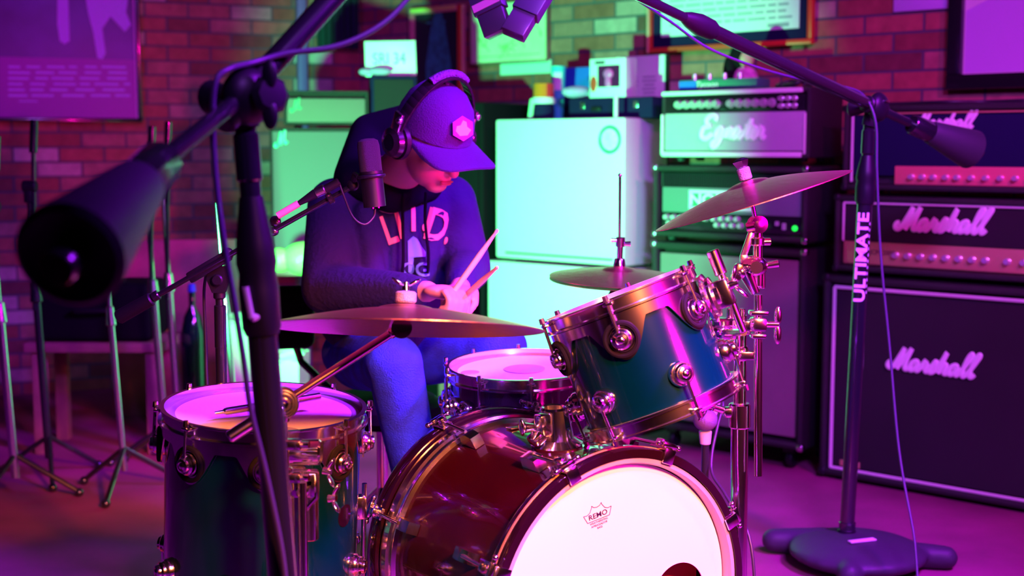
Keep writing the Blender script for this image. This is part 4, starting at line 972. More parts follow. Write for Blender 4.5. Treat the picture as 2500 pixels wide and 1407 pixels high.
# snare stand
t = thing('snare_stand', 'chrome basket stand holding the snare drum', 'drum stand', MX.Translation(V((SN.x, SN.y, 0))))
zb = SN.z - .14 - .035
b = MB(); b.cyl((0, 0, .12), (0, 0, zb - .05), .0125, None, 16); finish(b, 'pole', chrome, t, local=True)
for k in range(3):
    a = 2 * PI * k / 3 + .5; q = V((math.cos(a), math.sin(a), 0))
    b = MB(); b.tube([V((0, 0, zb - .06)), q * .12 + V((0, 0, zb - .012)), q * .205 + V((0, 0, zb + .0)), q * .21 + V((0, 0, zb + .045))], .006, 8); b.cyl(q * .205 + V((0, 0, zb + .01)), q * .205 + V((0, 0, zb + .05)), .011, None, 12, .003); finish(b, 'basket_arm', chrome, t, local=True)
    b = MB(); b.cyl((0, 0, .22), q * .20 + V((0, 0, .014)), .008, None, 12); b.ball(q * .20 + V((0, 0, .014)), .013); finish(b, 'leg', chrome, t, local=True)
# ------------------------------------------------------------------ left cymbal on its boom stand
CP = W(990, 742, 2.42); LCN = V((.02, .20, 1)).normalized()
lc = cymbal('crash_cymbal', 'large ride cymbal on an angled boom arm in front of the drummer', CP, LCN, .252)
t = thing('cymbal_stand', 'chrome cymbal stand with a long boom arm, in front of the floor tom', 'cymbal stand', MX.Translation(V((W(700, 1300, 2.33).x, 2.33, 0))))
JT = W(690, 985, 2.33); AT = W(978, 800, 2.42)
BASEX = W(700, 1300, 2.33)
b = MB(); b.cyl(V((BASEX.x, 2.33, .15)), V((BASEX.x - .002, 2.33, W(700, 1215, 2.33).z)), .0165, None, 20); b.cyl(V((BASEX.x + .028, 2.335, .12)), V((BASEX.x + .028, 2.335, W(700, 1180, 2.33).z)), .008, None, 14); finish(b, 'lower_tube', chrome, t)
b = MB(); a_ = W(694, 1215, 2.33); c_ = W(684, 1030, 2.33); b.cyl(a_, c_, .0125, None, 18); b.cyl(W(692, 1200, 2.33), W(690, 1140, 2.33), .019, .018, 20, .003); b.cyl(c_, JT, .016, None, 18, .003)
for py in (1165, 1085): q = W(686, py, 2.33); b.box(q + V((.012, 0, 0)), (.05, .03, .018), bev=.005); b.cyl(q + V((.03, 0, 0)), q + V((.05, -.005, 0)), .006, None, 10)
finish(b, 'middle_tube', chrome, t)
b = MB(); fa = (V((.25, -1, .05))).normalized(); Mj = mtx(JT - fa * .02, fa); b.lathe([(0, 0), (.027, 0), (.028, .004), (.028, .012), (.0245, .014), (.0245, .018), (.028, .020), (.028, .028), (.0255, .032), (.0225, .030), (.0205, .034), (.0175, .032), (.0155, .036), (.012, .034), (.008, .039), (.004, .037), (0, .038)], Mj, 36); finish(b, 'tilter', chrome, t)
b = MB(); b.cyl(JT, AT, .0078, None, 16); b.cyl(lerp(JT, AT, .9), AT, .010, None, 16, .002); e_ = JT + (JT - AT) * .44; b.cyl(JT, e_, .0078, None, 16, .002); b.cyl(lerp(JT, e_, .45), e_, .0115, None, 16, .003); finish(b, 'boom_arm', chrome, t)
b = MB(); Mj = mtx(AT - fa * .012, fa); b.lathe([(0, 0), (.019, 0), (.019, .010), (.016, .013), (.019, .016), (.019, .024), (.010, .026), (0, .026)], Mj, 26); b.cyl(AT, CP - LCN * .025, .0065, .005, 12); finish(b, 'cymbal_tilter', chrome, t)
for k in range(3):
    a = 2 * PI * k / 3 + 1.2; q = V((math.cos(a), math.sin(a), 0)); o_ = V((BASEX.x, 2.33, 0))
    b = MB(); b.box((o_ + q * .14 + V((0, 0, .09))), (.30, .014, .005), frame(q.cross(Z).cross(q + V((0, 0, -.5))) * -1, q + V((0, 0, -.5))), bev=.001); b.ball(o_ + q * .27 + V((0, 0, .016)), .016); finish(b, 'leg', chrome, t)
# clamp assembly holding the floor tom rim mount
t = thing('tom_clamp', 'chrome multi clamp bolted between the cymbal stand and the floor tom', 'clamp', MX.Translation(W(735, 1170, 2.40)))
b = MB()
C_ = W(745, 1120, 2.44); b.cyl(C_ + V((-.03, 0, .012)), C_ + V((.03, 0, .012)), .024, None, 22, .004); b.cyl(C_ + V((-.045, 0, -.03)), C_ + V((.0, 0, -.03)), .016, None, 18, .003)
b.box(C_ + V((0, -.005, -.045)), (.05, .04, .05), bev=.008); b.cyl(C_ + V((.0, -.02, -.05)), C_ + V((.0, -.05, -.05)), .012, None, 16, .003)
finish(b, 'clamp_body', chrome, t)
b = MB(); wingnut(b, C_ + V((.035, -.01, -.02)), (1, -.3, -.2), (0, .2, 1), 1.25); wingnut(b, C_ + V((.045, -.02, -.07)), (1, -.3, .1), (0, .2, 1), 1.25); finish(b, 'wing_nut', chrome, t)
b = MB(); D_ = W(735, 1195, 2.42)
b.tube([D_ + V((.0, 0, .03)), D_ + V((.028, 0, .03)), D_ + V((.028, 0, -.015)), D_ + V((.0, 0, -.045)), D_ + V((-.005, 0, -.15)), D_ + V((-.005, 0, -.28))], .0055, 10); b.box(D_ + V((.008, 0, .012)), (.03, .01, .014), bev=.003); finish(b, 'bent_rod', chrome, t)
b = MB(); b.cyl(D_ + V((.012, .02, -.0)), D_ + V((.012, .02, -.10)), .0165, None, 16, .002); finish(b, 'rod_socket', chrome, t)
# ------------------------------------------------------------------ right stand: main pole, splash of clamps, cymbal arm
RY = 2.80
P0 = W(1806, 1280, RY)
t = thing('cymbal_stand', 'chrome double tube stand holding the rack tom and the tilted crash cymbal', 'cymbal stand', MX.Translation(V((P0.x, RY, 0))))
b = MB(); b.cyl(V((P0.x, RY, .15)), W(1806, 1000, RY), .0185, None, 22); b.cyl(W(1806, 1045, RY), W(1806, 985, RY), .023, None, 22, .003); finish(b, 'lower_tube', chrome, t)
b = MB(); b.cyl(W(1806, 1000, RY), W(1808, 770, RY), .0135, None, 20); b.cyl(W(1807, 880, RY), W(1807, 845, RY), .018, None, 20, .003); finish(b, 'middle_tube', chrome, t)
b = MB(); w_ = W(1770, 1003, RY); b.box(lerp(W(1806, 1010, RY), w_, .5), (.04, .026, .022), bev=.006); b.cyl(w_, w_ + V((-.028, -.01, .01)), .008, None, 12, .002); wingnut(b, w_ + V((-.03, -.01, .01)), (-1, 0, .2), (0, .3, 1), 1.6); finish(b, 'height_clamp', chrome, t)
for k in range(3):
    a = 2 * PI * k / 3 + .56; q = V((math.cos(a), math.sin(a), 0)); o_ = V((P0.x, RY, 0))
    b = MB(); b.box((o_ + q * .11 + V((0, 0, .07))), (.24, .014, .005), frame(q.cross(Z).cross(q + V((0, 0, -.45))) * -1, q + V((0, 0, -.45))), bev=.001); b.ball(o_ + q * .21 + V((0, 0, .018)), .016); finish(b, 'leg', chrome, t)
# second arm (cymbal tube)
t2 = thing('boom_tube', 'chrome boom tube clamped beside the stand, carrying the tilted cymbal', 'boom tube', MX.Translation(W(1851, 1160, RY - .03)))
YA = RY - .03
b = MB(); b.cyl(W(1851, 1162, YA), W(1851, 720, YA), .0088, None, 18); b.cyl(W(1851, 700, YA), W(1851, 640, YA), .011, .013, 18, .002); finish(b, 'main_tube', chrome, t2)
b = MB(); b.cyl(W(1850, 655, YA), W(1850, 550, YA), .0098, None, 16); q = W(1849, 600, YA); b.cyl(q, q + V((0, 0, .018)), .0155, None, 16, .003); b.cyl(q + V((.01, 0, .008)), q + V((.028, 0, .008)), .008, None, 12, .002); finish(b, 'upper_tube', chrome, t2)
b = MB(); q = W(1840, 650, YA); b.ball(q, .030, (1, .8, .75)); b.cyl(q + V((.0, -.012, -.0)), q + V((.0, -.034, 0)), .016, None, 18, .003); b.cyl(q + V((.02, 0, 0)), q + V((.052, -.004, .006)), .0065, .008, 12, .002); b.ball(q + V((-.026, -.004, -.012)), .014); b.box(q + V((-.033, -.005, -.012)), (.02, .02, .035), MX.Rotation(.35, 3, 'Y'), bev=.004)
b.cyl(q + V((-.015, 0, -.01)), W(1845, 715, YA), .018, .010, 14); b.cyl(W(1860, 660, YA), W(1862, 705, YA), .0075, .006, 12, .002); finish(b, 'ratchet_joint', chrome, t2)
b = MB(); q = W(1846, 548, YA); b.lathe([(0, 0), (.018, 0), (.018, .010), (.0155, .013), (.018, .016), (.018, .026), (.009, .028), (0, .030)], mtx(q + V((0, .012, 0)), (.2, -1, 0)), 24); b.cyl(q + V((-.022, -.01, -.006)), q + V((-.004, -.014, -.002)), .010, None, 14, .002); finish(b, 'cymbal_tilter', chrome, t2)
b = MB(); b.box(lerp(W(1838, 560, YA), W(1815, 625, YA), .5), (.014, .012, .062), frame((W(1838, 560, YA) - W(1815, 625, YA))), bev=.004); q = W(1816, 632, YA); b.box(q, (.016, .014, .018), bev=.003); finish(b, 'tilter_lever', steel, t2)
CC = W(1822, 440, YA)
RCN = V((-.30, .045, .95)).normalized()
b = MB(); b.cyl(W(1846, 545, YA), CC - RCN * .028, .0048, None, 12); b.cyl(CC - RCN * .036, CC - RCN * .012, .011, .009, 14, .002); finish(b, 'threaded_rod', chrome, t2)
rc = cymbal('crash_cymbal', 'medium crash cymbal tilted steeply to the right in front of the amplifiers', CC, RCN, .206, bell=.045, drop=.034, wing=False, stack=False)
b = MB(); b.cyl((0, 0, .001), (0, 0, .026), .0135, None, 24, .002); finish(b, 'felt_washer', felt, rc, local=True)
b = MB(); b.lathe([(0, 0), (.011, 0), (.017, .014), (.013, .017), (0, .013)], MX.Translation(V((0, 0, .027))), 4); b.ball((0, 0, .040), .006, (2.4, .8, 1.2)); finish(b, 'wing_nut', chrome, rc, local=True)
b = MB(); b.cyl((0, 0, -.022), (0, 0, -.003), .013, None, 20, .002); finish(b, 'lower_felt', blackplast, rc, local=True)
# clamp block between stand, arm and tom
t = thing('tom_clamp', 'chrome multi clamp bolted between stand, cymbal arm and rack tom', 'clamp', MX.Translation(W(1806, 840, RY)))
q = W(1806, 798, RY); qa = W(1851, 792, YA)
b = MB(); b.box(q, (.042, .038, .034), bev=.007); b.box(lerp(q, qa, .5), (.030, .030, .024), bev=.005); b.box(qa, (.034, .034, .030), bev=.007)
for dx in (-.014, .010): b.cyl(q + V((dx - .008, -.012, .012)), q + V((dx - .008, -.012, .040)), .0075, None, 12, .002)
b.cyl(q + V((.016, -.010, .0)), q + V((.016, -.028, 0)), .009, None, 12, .002)
finish(b, 'clamp_body', chrome, t)
b = MB(); b.cyl(qa + V((.015, 0, 0)), qa + V((.042, -.004, .0)), .007, None, 12); b.ball(qa + V((.040, -.004, .018)), .009, (.9, .7, 2.2)); b.ball(qa + V((.040, -.004, -.020)), .009, (.9, .7, 2.4)); b.box(qa + V((.0, -.0, .024)), (.038, .03, .010), bev=.003); b.box(qa + V((.0, -.0, -.024)), (.03, .03, .010), bev=.003); finish(b, 'wing_nut', chrome, t)
q2 = W(1762, 812, RY - .04); b = MB(); b.ball(q2, .024, (1.1, 1, .95)); b.cyl(q2 + V((-.03, 0, 0)), q2 + V((.03, .01, 0)), .018, None, 18, .004); b.lathe([(0, 0), (.026, 0), (.026, .008), (.020, .012), (0, .012)], mtx(q2 + V((0, 0, .018)), (0, 0, 1)), 20); b.lathe([(0, 0), (.030, 0), (.030, .006), (.020, .010), (0, .010)], mtx(q2 + V((-.012, 0, -.03)), (0, 0, 1)), 20); finish(b, 'ball_joint', chrome, t)
b = MB(); b.cyl(q2, q, .011, None, 14); finish(b, 'connector', chrome, t)
b = MB(); b.tube([ROD_END, lerp(ROD_END, q2, .6), q2], .0072, 10); finish(b, 'tom_arm', chrome, t)
# memory lock ring w/ tape block
b = MB(); q = W(1822, 868, RY - .02); b.box(q, (.036, .022, .018), bev=.003); b.cyl(q + V((-.018, -.004, -.0)), q + V((-.045, -.006, 0)), .0085, None, 12, .002); finish(b, 'memory_lock', chrome, label='chrome memory lock clamped on the right cymbal stand below the multi clamp', cat='clamp')
# ------------------------------------------------------------------ hi-hat
HP = W(1512, 650, 3.45); HN = V((.03, -.05, 1)).normalized()
hh1 = cymbal('hi_hat_cymbal', 'upper hi-hat cymbal with clutch, beside the white cabinets', HP, HN, .178, bell=.045, drop=.020, stack=False)
b = MB(); b.cyl((0, 0, -.001), (0, 0, .020), .016, .013, 20, .002); b.cyl((0, 0, .018), (0, 0, .055), .0075, None, 14, .002); b.cyl((0, 0, .050), (0, 0, .075), .0115, None, 16, .002); b.cyl((.0, 0, .058), (.026, 0, .058), .0045, .007, 12); b.cyl((.0, 0, .066), (-.024, 0, .066), .0045, .006, 12); finish(b, 'clutch', chrome, hh1, local=True)
hh2 = cymbal('hi_hat_cymbal', 'lower hi-hat cymbal resting upside down on the stand cup', HP - HN * .060, HN, .178, bell=.045, drop=.014, inv=True, stack=False)
t = thing('hi_hat_stand', 'chrome hi-hat stand with tall pull rod in front of the white cabinets', 'hi-hat stand', MX.Translation(V((HP.x, HP.y, 0))))
b = MB(); b.cyl(HP + V((0, 0, -.30)), V((HP.x, HP.y, W(1512, 428, 3.45).z)), .0033, None, 10); b.ball(V((HP.x, HP.y, W(1512, 428, 3.45).z)), .005); finish(b, 'pull_rod', chrome, t)
b = MB(); b.cyl(HP - HN * .063, HP - HN * .085, .022, .030, 20, .003); b.cyl(HP - HN * .085, HP - HN * .11, .016, None, 20, .003); finish(b, 'seat_cup', blackplast, t)
b = MB(); b.cyl(HP - HN * .10, V((HP.x, HP.y, .10)), .0125, None, 16); finish(b, 'tube', chrome, t)
for k in range(3):
    a = 2 * PI * k / 3 + .3; q = V((math.cos(a), math.sin(a), 0)); o_ = V((HP.x, HP.y, 0)); b = MB(); b.cyl(o_ + V((0, 0, .20)), o_ + q * .22 + V((0, 0, .014)), .008, None, 12); b.ball(o_ + q * .22 + V((0, 0, .014)), .013); finish(b, 'leg', chrome, t)
# black tall cabinet between the drummer and the white cabinets
t, wd = boxthing('speaker_cabinet', 'tall black loudspeaker cabinet between the drummer and the white cabinets', 'speaker cabinet', 1010, 1180, .02, .0, 1.42, .34, softblack, .012)
b = MB(); b.box((wd / 2, -.002, .71), (wd - .05, .012, 1.34), bev=.004); finish(b, 'grille_cloth', softblack, t, local=True)
# ================================================================== microphone stands
def boom_stand(name, label, base, ptop, z_c0, z_c1, joint, far, clutch_t, cw0, cw1, cw2, basekind, letter=None):
    t = thing(name, label, 'microphone stand', MX.Translation(V((base.x, base.y, 0))))
    ax = (ptop - base).normalized(); at = lambda z: base + (ptop - base) * ((z - base.z) / (ptop.z - base.z))
    b = MB(); b.cyl(base, at(z_c0), .0215, None, 28); b.cyl(base, base + ax * .05, .0245, None, 24, .002); finish(b, 'lower_pole', blackmetal, t)
    b = MB(); L = (at(z_c1) - at(z_c0)).length; b.lathe([(.0, -.01), (.024, -.01), (.028, .0), (.029, L * .30), (.0265, L * .42), (.0295, L * .5), (.027, L * .66), (.017, L), (.0, L)], mtx(at(z_c0), ax), 28); finish(b, 'height_clutch', blackplast, t)
    b = MB(); b.cyl(at(z_c1 - .02), ptop, .0155, None, 24); b.cyl(ptop - ax * .09, ptop - ax * .02, .019, None, 20, .003); finish(b, 'upper_pole', blackmetal, t)
    bd_ = (far - joint).normalized()
    b = MB(); toC = (V((0, 0, CAMZ)) - joint); sidev = bd_.cross(Z).normalized(); sidev = sidev if sidev.dot(toC) > 0 else -sidev
    b.ball(joint + sidev * .012, .042, (1, 1, .62), frame(sidev), 28, 16)
    b.cyl(joint - bd_ * .055, joint + bd_ * .05, .024, None, 22, .004); b.cyl(ptop - ax * .01, joint, .021, .024, 20)
    b.cyl(joint - sidev * .03, joint - sidev * .075, .016, .026, 18, .004)
    finish(b, 'swivel_joint', blackplast, t)
    b = MB(); b.box(joint + sidev * .036 + Z * .016, (.024, .010, .006), frame(sidev.cross(bd_), bd_), bev=.001); finish(b, 'joint_emblem', steel, t)
    b = MB(); cl = lerp(joint, far, clutch_t); cl2 = lerp(joint, far, clutch_t + .055 / (far - joint).length * 2.2)
    b.cyl(joint, cl, .0175, None, 22); finish(b, 'boom_outer_tube', blackmetal, t)
    b = MB(); LL = (cl2 - cl).length; b.lathe([(0, -.004), (.021, -.004), (.025, .01), (.026, LL * .45), (.019, LL * .8), (.012, LL), (0, LL)], mtx(cl, bd_), 16); finish(b, 'boom_clutch', blackplast, t)
    b = MB(); b.cyl(cl2 - bd_ * .01, far, .0115, None, 18); finish(b, 'boom_inner_tube', blackmetal, t)
    b = MB(); b.cyl(joint, cw0, .0125, None, 18); finish(b, 'counterweight_rod', blackmetal, t)
    b = MB(); cd = (cw1 - cw0).normalized(); L1 = (cw1 - cw0).length; L2 = (cw2 - cw0).length
    b.lathe([(0, 0), (.026, 0), (.030, .006), (.030, L1 - .004), (0, L1 - .004)], mtx(cw0, cd), 10); finish(b, 'counterweight_collar', blackmetal, t)
    b = MB(); b.lathe([(0, L1 - .003), (.031, L1 - .003), (.034, L1 + .004), (.058, L2 - .012), (.059, L2 - .002), (.052, L2 + .004), (.05, L2), (.03, L2 - .01), (0, L2 - .012)], mtx(cw0, cd), 36); finish(b, 'counterweight', rubber, t)
    b = MB(); b.lathe([(0, L2 - .015), (.019, L2 - .015), (.021, L2 + .03), (.018, L2 + .036), (0, L2 + .036)], mtx(cw0, cd), 12); finish(b, 'end_knob', blackmetal, t)
    return t, at, ax
# right stand
RB = W(2066, 1338, 3.9); RT_ = W(2122, 300, 3.9); RJ = W(2135, 262, 3.9); RB.z = max(RB.z, .07)
t, at, ax = boom_stand('boom_stand', 'black boom stand lettered up its pole, standing in front of the right-hand amplifier stack', RB, RT_, W(2100, 490, 3.9).z, W(2112, 380, 3.9).z, RJ, W(1262, -150, 2.75), .545, W(2225, 303, 3.96), W(2272, 323, 3.99), W(2368, 366, 4.06), 'disc')
# lettering up the pole
ctr = at(W(2100, 628, 3.9).z); toC = (V((0, 0, CAMZ)) - ctr); nrm = (toC - ax * toC.dot(ax)).normalized(); 
M = MX((ax, nrm.cross(ax), nrm)).transposed().to_4x4(); M.translation = ctr + nrm * .0215
text('pole_lettering', 'ULTIMATE', .042, M, logo_white, t, .001, sx=1.32, bold=.0012, spacing=1.02)
b = MB()
for k in range(12): q = M @ V((-.10 + k * .018, -.0175, -.006)); b.box(q, (.008, .0016, .004), M.to_3x3())
finish(b, 'small_lettering', logo_white, t)
# its weighted base
base_shapes = [('e', V((RB.x + .02, RB.y - .05, .045)), (.20, .20, .046)), ('c', V((RB.x - .05, RB.y + .06, .04)), V((RB.x - .20, RB.y + .08, .04)), .045, .036), ('c', V((RB.x + .05, RB.y - .03, .04)), V((RB.x + .27, RB.y - .08, .036)), .045, .034), ('c', V((RB.x, RB.y - .03, .04)), V((RB.x - .05, RB.y - .24, .036)), .05, .034)]
organic('weighted_base', base_shapes, rubber, t, .007, 6)
b = MB(); b.cyl(V((RB.x, RB.y, .05)), RB + Z * .03, .03, .026, 22, .004); finish(b, 'pole_socket', blackplast, t)
tp = W(2108, 1368, 3.78); tp.z = .0905
b = MB(); b.box((tp.x, RB.y - .10, .0925), (.085, .018, .004), MX.Rotation(.35, 3, 'Z')); finish(b, 'tape_strip', tapem, t)
cable('cable', 'thin purple lit cable hanging down beside the lettered pole', [W(1560, 2, 3.28), W(1640, 55, 3.35), W(1730, 118, 3.43), W(1850, 165, 3.56), W(1960, 195, 3.68), W(2060, 212, 3.80), W(2110, 235, 3.84), W(2138, 300, 3.83), W(2141, 420, 3.82), W(2150, 620, 3.80), W(2172, 850, 3.75), W(2195, 1100, 3.66), W(2230, 1300, 3.55), V((W(2245, 1400, 3.5).x, 3.42, .006)), V((W(2245, 1400, 3.5).x + .1, 3.2, .006))], .0036, cabm)
# left stand, near the lens
LB = W(690, 1407, 1.95); LT = W(597, 290, 1.95); dirp = (LT - LB).normalized(); LB0 = LB - dirp * ((LB.z - .07) / dirp.z); LJ = W(592, 236, 1.94)
t, at, ax = boom_stand('boom_stand', 'black boom stand nearest the lens, its big conical counterweight pointing down left', LB0, LT, W(630, 800, 1.95).z, W(605, 480, 1.95).z, LJ, W(980, -190, 2.18), .80, W(392, 396, 1.68), W(335, 455, 1.60), W(168, 592, 1.40), 'disc')
organic('weighted_base', [('e', V((LB0.x, LB0.y, .045)), (.155, .12, .042)), ('c', V((LB0.x, LB0.y, .04)), V((LB0.x - .2, LB0.y + .1, .036)), .045, .034), ('c', V((LB0.x, LB0.y, .04)), V((LB0.x + .2, LB0.y + .1, .036)), .045, .034), ('c', V((LB0.x, LB0.y, .04)), V((LB0.x, LB0.y - .24, .036)), .045, .034)], rubber, t, .008, 5)
b = MB(); q = W(655, 232, 1.92); b.lathe([(0, 0), (.026, 0), (.030, .006), (.022, .014), (0, .016)], mtx(q, (.6, -.75, .1)), 8); b.ball(q + V((.004, -.01, .028)), .014, (.8, .5, 1.5)); b.ball(q + V((.004, -.01, -.028)), .014, (.8, .5, 1.5)); finish(b, 'joint_knob', blackplast, t)
b = MB(); q = W(603, 735, 1.92); b.cyl(q + V((-.002, 0, .02)), q + V((.006, 0, -.025)), .005, None, 10); b.cyl(q + V((.006, 0, -.025)), q + V((.03, .02, -.02)), .006, None, 10); finish(b, 'clutch_lever', knobm, t)
cable('cable', 'purple microphone cable looping down and along the pole of the nearest boom stand', [W(1010, -20, 2.05), W(950, 45, 2.03), W(880, 90, 2.01), W(800, 118, 1.99), W(700, 130, 1.97), W(620, 152, 1.93), W(560, 168, 1.88), W(526, 200, 1.86), W(519, 300, 1.86), W(528, 450, 1.86), W(548, 600, 1.86), W(572, 740, 1.87), W(592, 860, 1.88), W(612, 1000, 1.89), W(648, 1150, 1.90), W(685, 1330, 1.91), W(700, 1450, 1.92)], .0042, cabm)
# ------------------------------------------------------------------ condenser mic stand behind the floor tom
MY = 3.04
A_ = W(540, 700, MY); t = thing('microphone_stand', 'slim black boom stand behind the floor tom carrying the large condenser microphone', 'microphone stand', MX.Translation(V((A_.x, MY, 0))))
b = MB(); b.cyl(V((A_.x - .004, MY, .12)), W(539, 845, MY), .0125, None, 18); finish(b, 'lower_pole', blackmetal, t)
b = MB(); b.cyl(W(539, 850, MY), W(537, 745, MY), .0135, None, 18, .002); b.cyl(W(537, 750, MY), W(535, 705, MY), .0095, None, 16); finish(b, 'upper_pole', blackmetal, t)
b = MB(); q = W(535, 682, MY); b.prism([(-.014, -.030), (.014, -.030), (.026, .0), (.020, .030), (-.020, .030), (-.026, .0)], mtx(q + V((0, -.014, 0)), (0, 1, 0), (1, 0, 0)) @ MX.Diagonal((1, -1, 1, 1)), .020); b.cyl(q + V((0, -.014, 0)), q + V((0, -.026, 0)), .013, None, 18, .003); b.cyl(q + V((0, 0, -.045)), q + V((0, 0, -.028)), .014, None, 16, .003)
a_ = W(462, 680, MY - .02); c_ = W(560, 622, MY - .02); b.box(lerp(a_, c_, .5), (.026, .026, (c_ - a_).length), frame(c_ - a_), bev=.004); b.ball(W(556, 620, MY - .03), .014, (1, .7, 1)); finish(b, 'boom_bracket', blackplast, t)
b = MB(); b.cyl(W(375, 727, MY - .02), W(865, 452, MY - .06), .0062, None, 14); b.cyl(W(372, 728, MY - .02), W(388, 718, MY - .02), .011, None, 14, .002); b.ball(W(672, 541, MY - .045), .013, (1, .6, 1)); b.ball(W(664, 566, MY - .045), .013, (1.2, .6, .8)); b.cyl(W(800, 488, MY - .055), W(812, 481, MY - .055), .014, None, 14, .003); finish(b, 'boom_arm', blackmetal, t)
b = MB(); b.cyl(W(288, 776, MY - .01), W(372, 729, MY - .02), .0165, .0155, 20, .003); finish(b, 'counterweight', blackplast, t)
for k in range(3):
    a = 2 * PI * k / 3 + .6; q = V((math.cos(a), math.sin(a), 0)); b = MB(); o_ = V((A_.x, MY, 0)); b.cyl(o_ + V((0, 0, .17)), o_ + q * .27 + V((0, 0, .014)), .009, None, 12); b.ball(o_ + q * .27 + V((0, 0, .015)), .014); finish(b, 'leg', blackmetal, t)
# microphone
m0 = W(897, 338, MY - .09); m1 = W(916, 512, MY - .09); md = (m1 - m0); ML = md.length
t = thing('condenser_microphone', 'fat black condenser microphone hanging upside down beside the drummer\'s cheek', 'microphone', mtx(m0, md))
b = MB(); b.lathe([(0, 0), (.014, .001), (.022, .006), (.0245, .018), (.0245, ML * .46), (0, ML * .46)], n=30); finish(b, 'grille_head', mat('black_mic_mesh', (.05, .05, .05), .6, .3, bump=.8, bscale=900), t, local=True)
b = MB(); b.lathe([(0, ML * .46), (.0255, ML * .46), (.0255, ML * .50), (.0245, ML * .505), (.0245, ML * .96), (.0225, ML * .96), (.0225, ML * .93), (0, ML * .93)], n=30); finish(b, 'microphone_body', blackplast, t, local=True)
b = MB()
for k in range(3): b.cyl((.008 * math.cos(2.1 * k), .008 * math.sin(2.1 * k), ML * .9), (.008 * math.cos(2.1 * k), .008 * math.sin(2.1 * k), ML * .985), .0028, None, 8)
finish(b, 'connector_pin', steel, t, local=True)
b = MB(); b.torus(MX.Translation(V((0, 0, ML * .53))), .0275, .004, 28, 8); q = ROOTM[t.name].inverted() @ W(862, 452, MY - .06); b.tube([V((-.028, 0, ML * .53)), lerp(V((-.028, 0, ML * .53)), q, .5) + V((0, 0, -.015)), q], .007, 8); b.ball(q, .013); finish(b, 'mount_clip', blackplast, t, local=True)
t = thing('cable_plug', 'cable connector with pale orange tape strapped along the microphone boom', 'connector', MX.Translation(W(760, 475, MY - .06)))
b = MB(); b.cyl(W(678, 527, MY - .07), W(729, 497, MY - .07), .0078, None, 14); finish(b, 'orange_tape', tapeo, t)
b = MB(); b.cyl(W(729, 497, MY - .07), W(770, 473, MY - .07), .0055, .011, 16); b.cyl(W(792, 464, MY - .07), W(828, 444, MY - .07), .0095, None, 18, .002); finish(b, 'plug_body', blackplast, t)
b = MB(); b.cyl(W(770, 473, MY - .07), W(794, 462, MY - .07), .0115, None, 18, .002); finish(b, 'metal_ring', steel, t)
cable('cable', 'thin black cable drooping under the condenser microphone', [W(828, 446, MY - .07), W(840, 480, MY - .08), W(862, 530, MY - .1), W(890, 548, MY - .1), W(912, 530, MY - .09), m1 + V((0, 0, .002))], .0022, cabk)
cable('cable', 'black cable hanging from the boom counterweight to the floor behind the floor tom', [W(505, 660, MY), W(498, 720, MY + .03), W(503, 850, MY + .04), W(506, 950, MY + .04), V((W(506, 950, MY).x, MY + .05, .3)), V((W(506, 950, MY).x, MY + .06, .008))], .0035, cabk)
# ------------------------------------------------------------------ ball grille mic under the rack tom
BY = 3.25
P = W(1722, 1100, BY); t = thing('microphone', 'round headed microphone with purple lit ball grille beneath the rack tom', 'microphone', MX.Translation(W(1722, 1022, BY)))
b = MB(); b.ball(W(1722, 1025, BY), .030, (1, 1, .95)); finish(b, 'ball_grille', mat('dark_foam_ball', (.10, .06, .16), .6, bump=.3, bscale=300), t)
b = MB(); b.cyl(W(1725, 1015, BY + .02), W(1745, 972, BY + .12), .024, .017, 20, .003); finish(b, 'microphone_body', mat('lilac_mic_body', (.40, .32, .5), .4), t)
b = MB(); b.cyl(W(1722, 1052, BY + .01), W(1722, 1085, BY + .01), .016, .013, 18, .002); finish(b, 'clip', mat('pale_grey_clip', (.5, .45, .55), .4), t)
t = thing('microphone_stand', 'short straight black stand under the round headed microphone', 'microphone stand', MX.Translation(V((P.x, BY + .01, 0))))
b = MB(); b.cyl(V((P.x, BY + .01, .02)), W(1722, 1086, BY + .01), .0095, None, 16); finish(b, 'pole', blackmetal, t)
b = MB(); b.lathe([(0, 0), (.12, 0), (.12, .012), (.03, .024), (0, .026)], MX.Translation(V((P.x, BY + .01, 0))), 36); finish(b, 'round_base', blackmetal, t)
cable('cable', 'black cable curving down from the round headed microphone', [W(1745, 975, BY + .12), W(1765, 985, BY + .1), W(1752, 1040, BY + .06), W(1738, 1110, BY + .02), W(1740, 1160, BY - .02), W(1775, 1215, BY - .1), V((W(1800, 1240, BY).x, BY - .2, .3)), V((W(1810, 1240, BY).x, BY - .25, .008))], .0038, cabk)
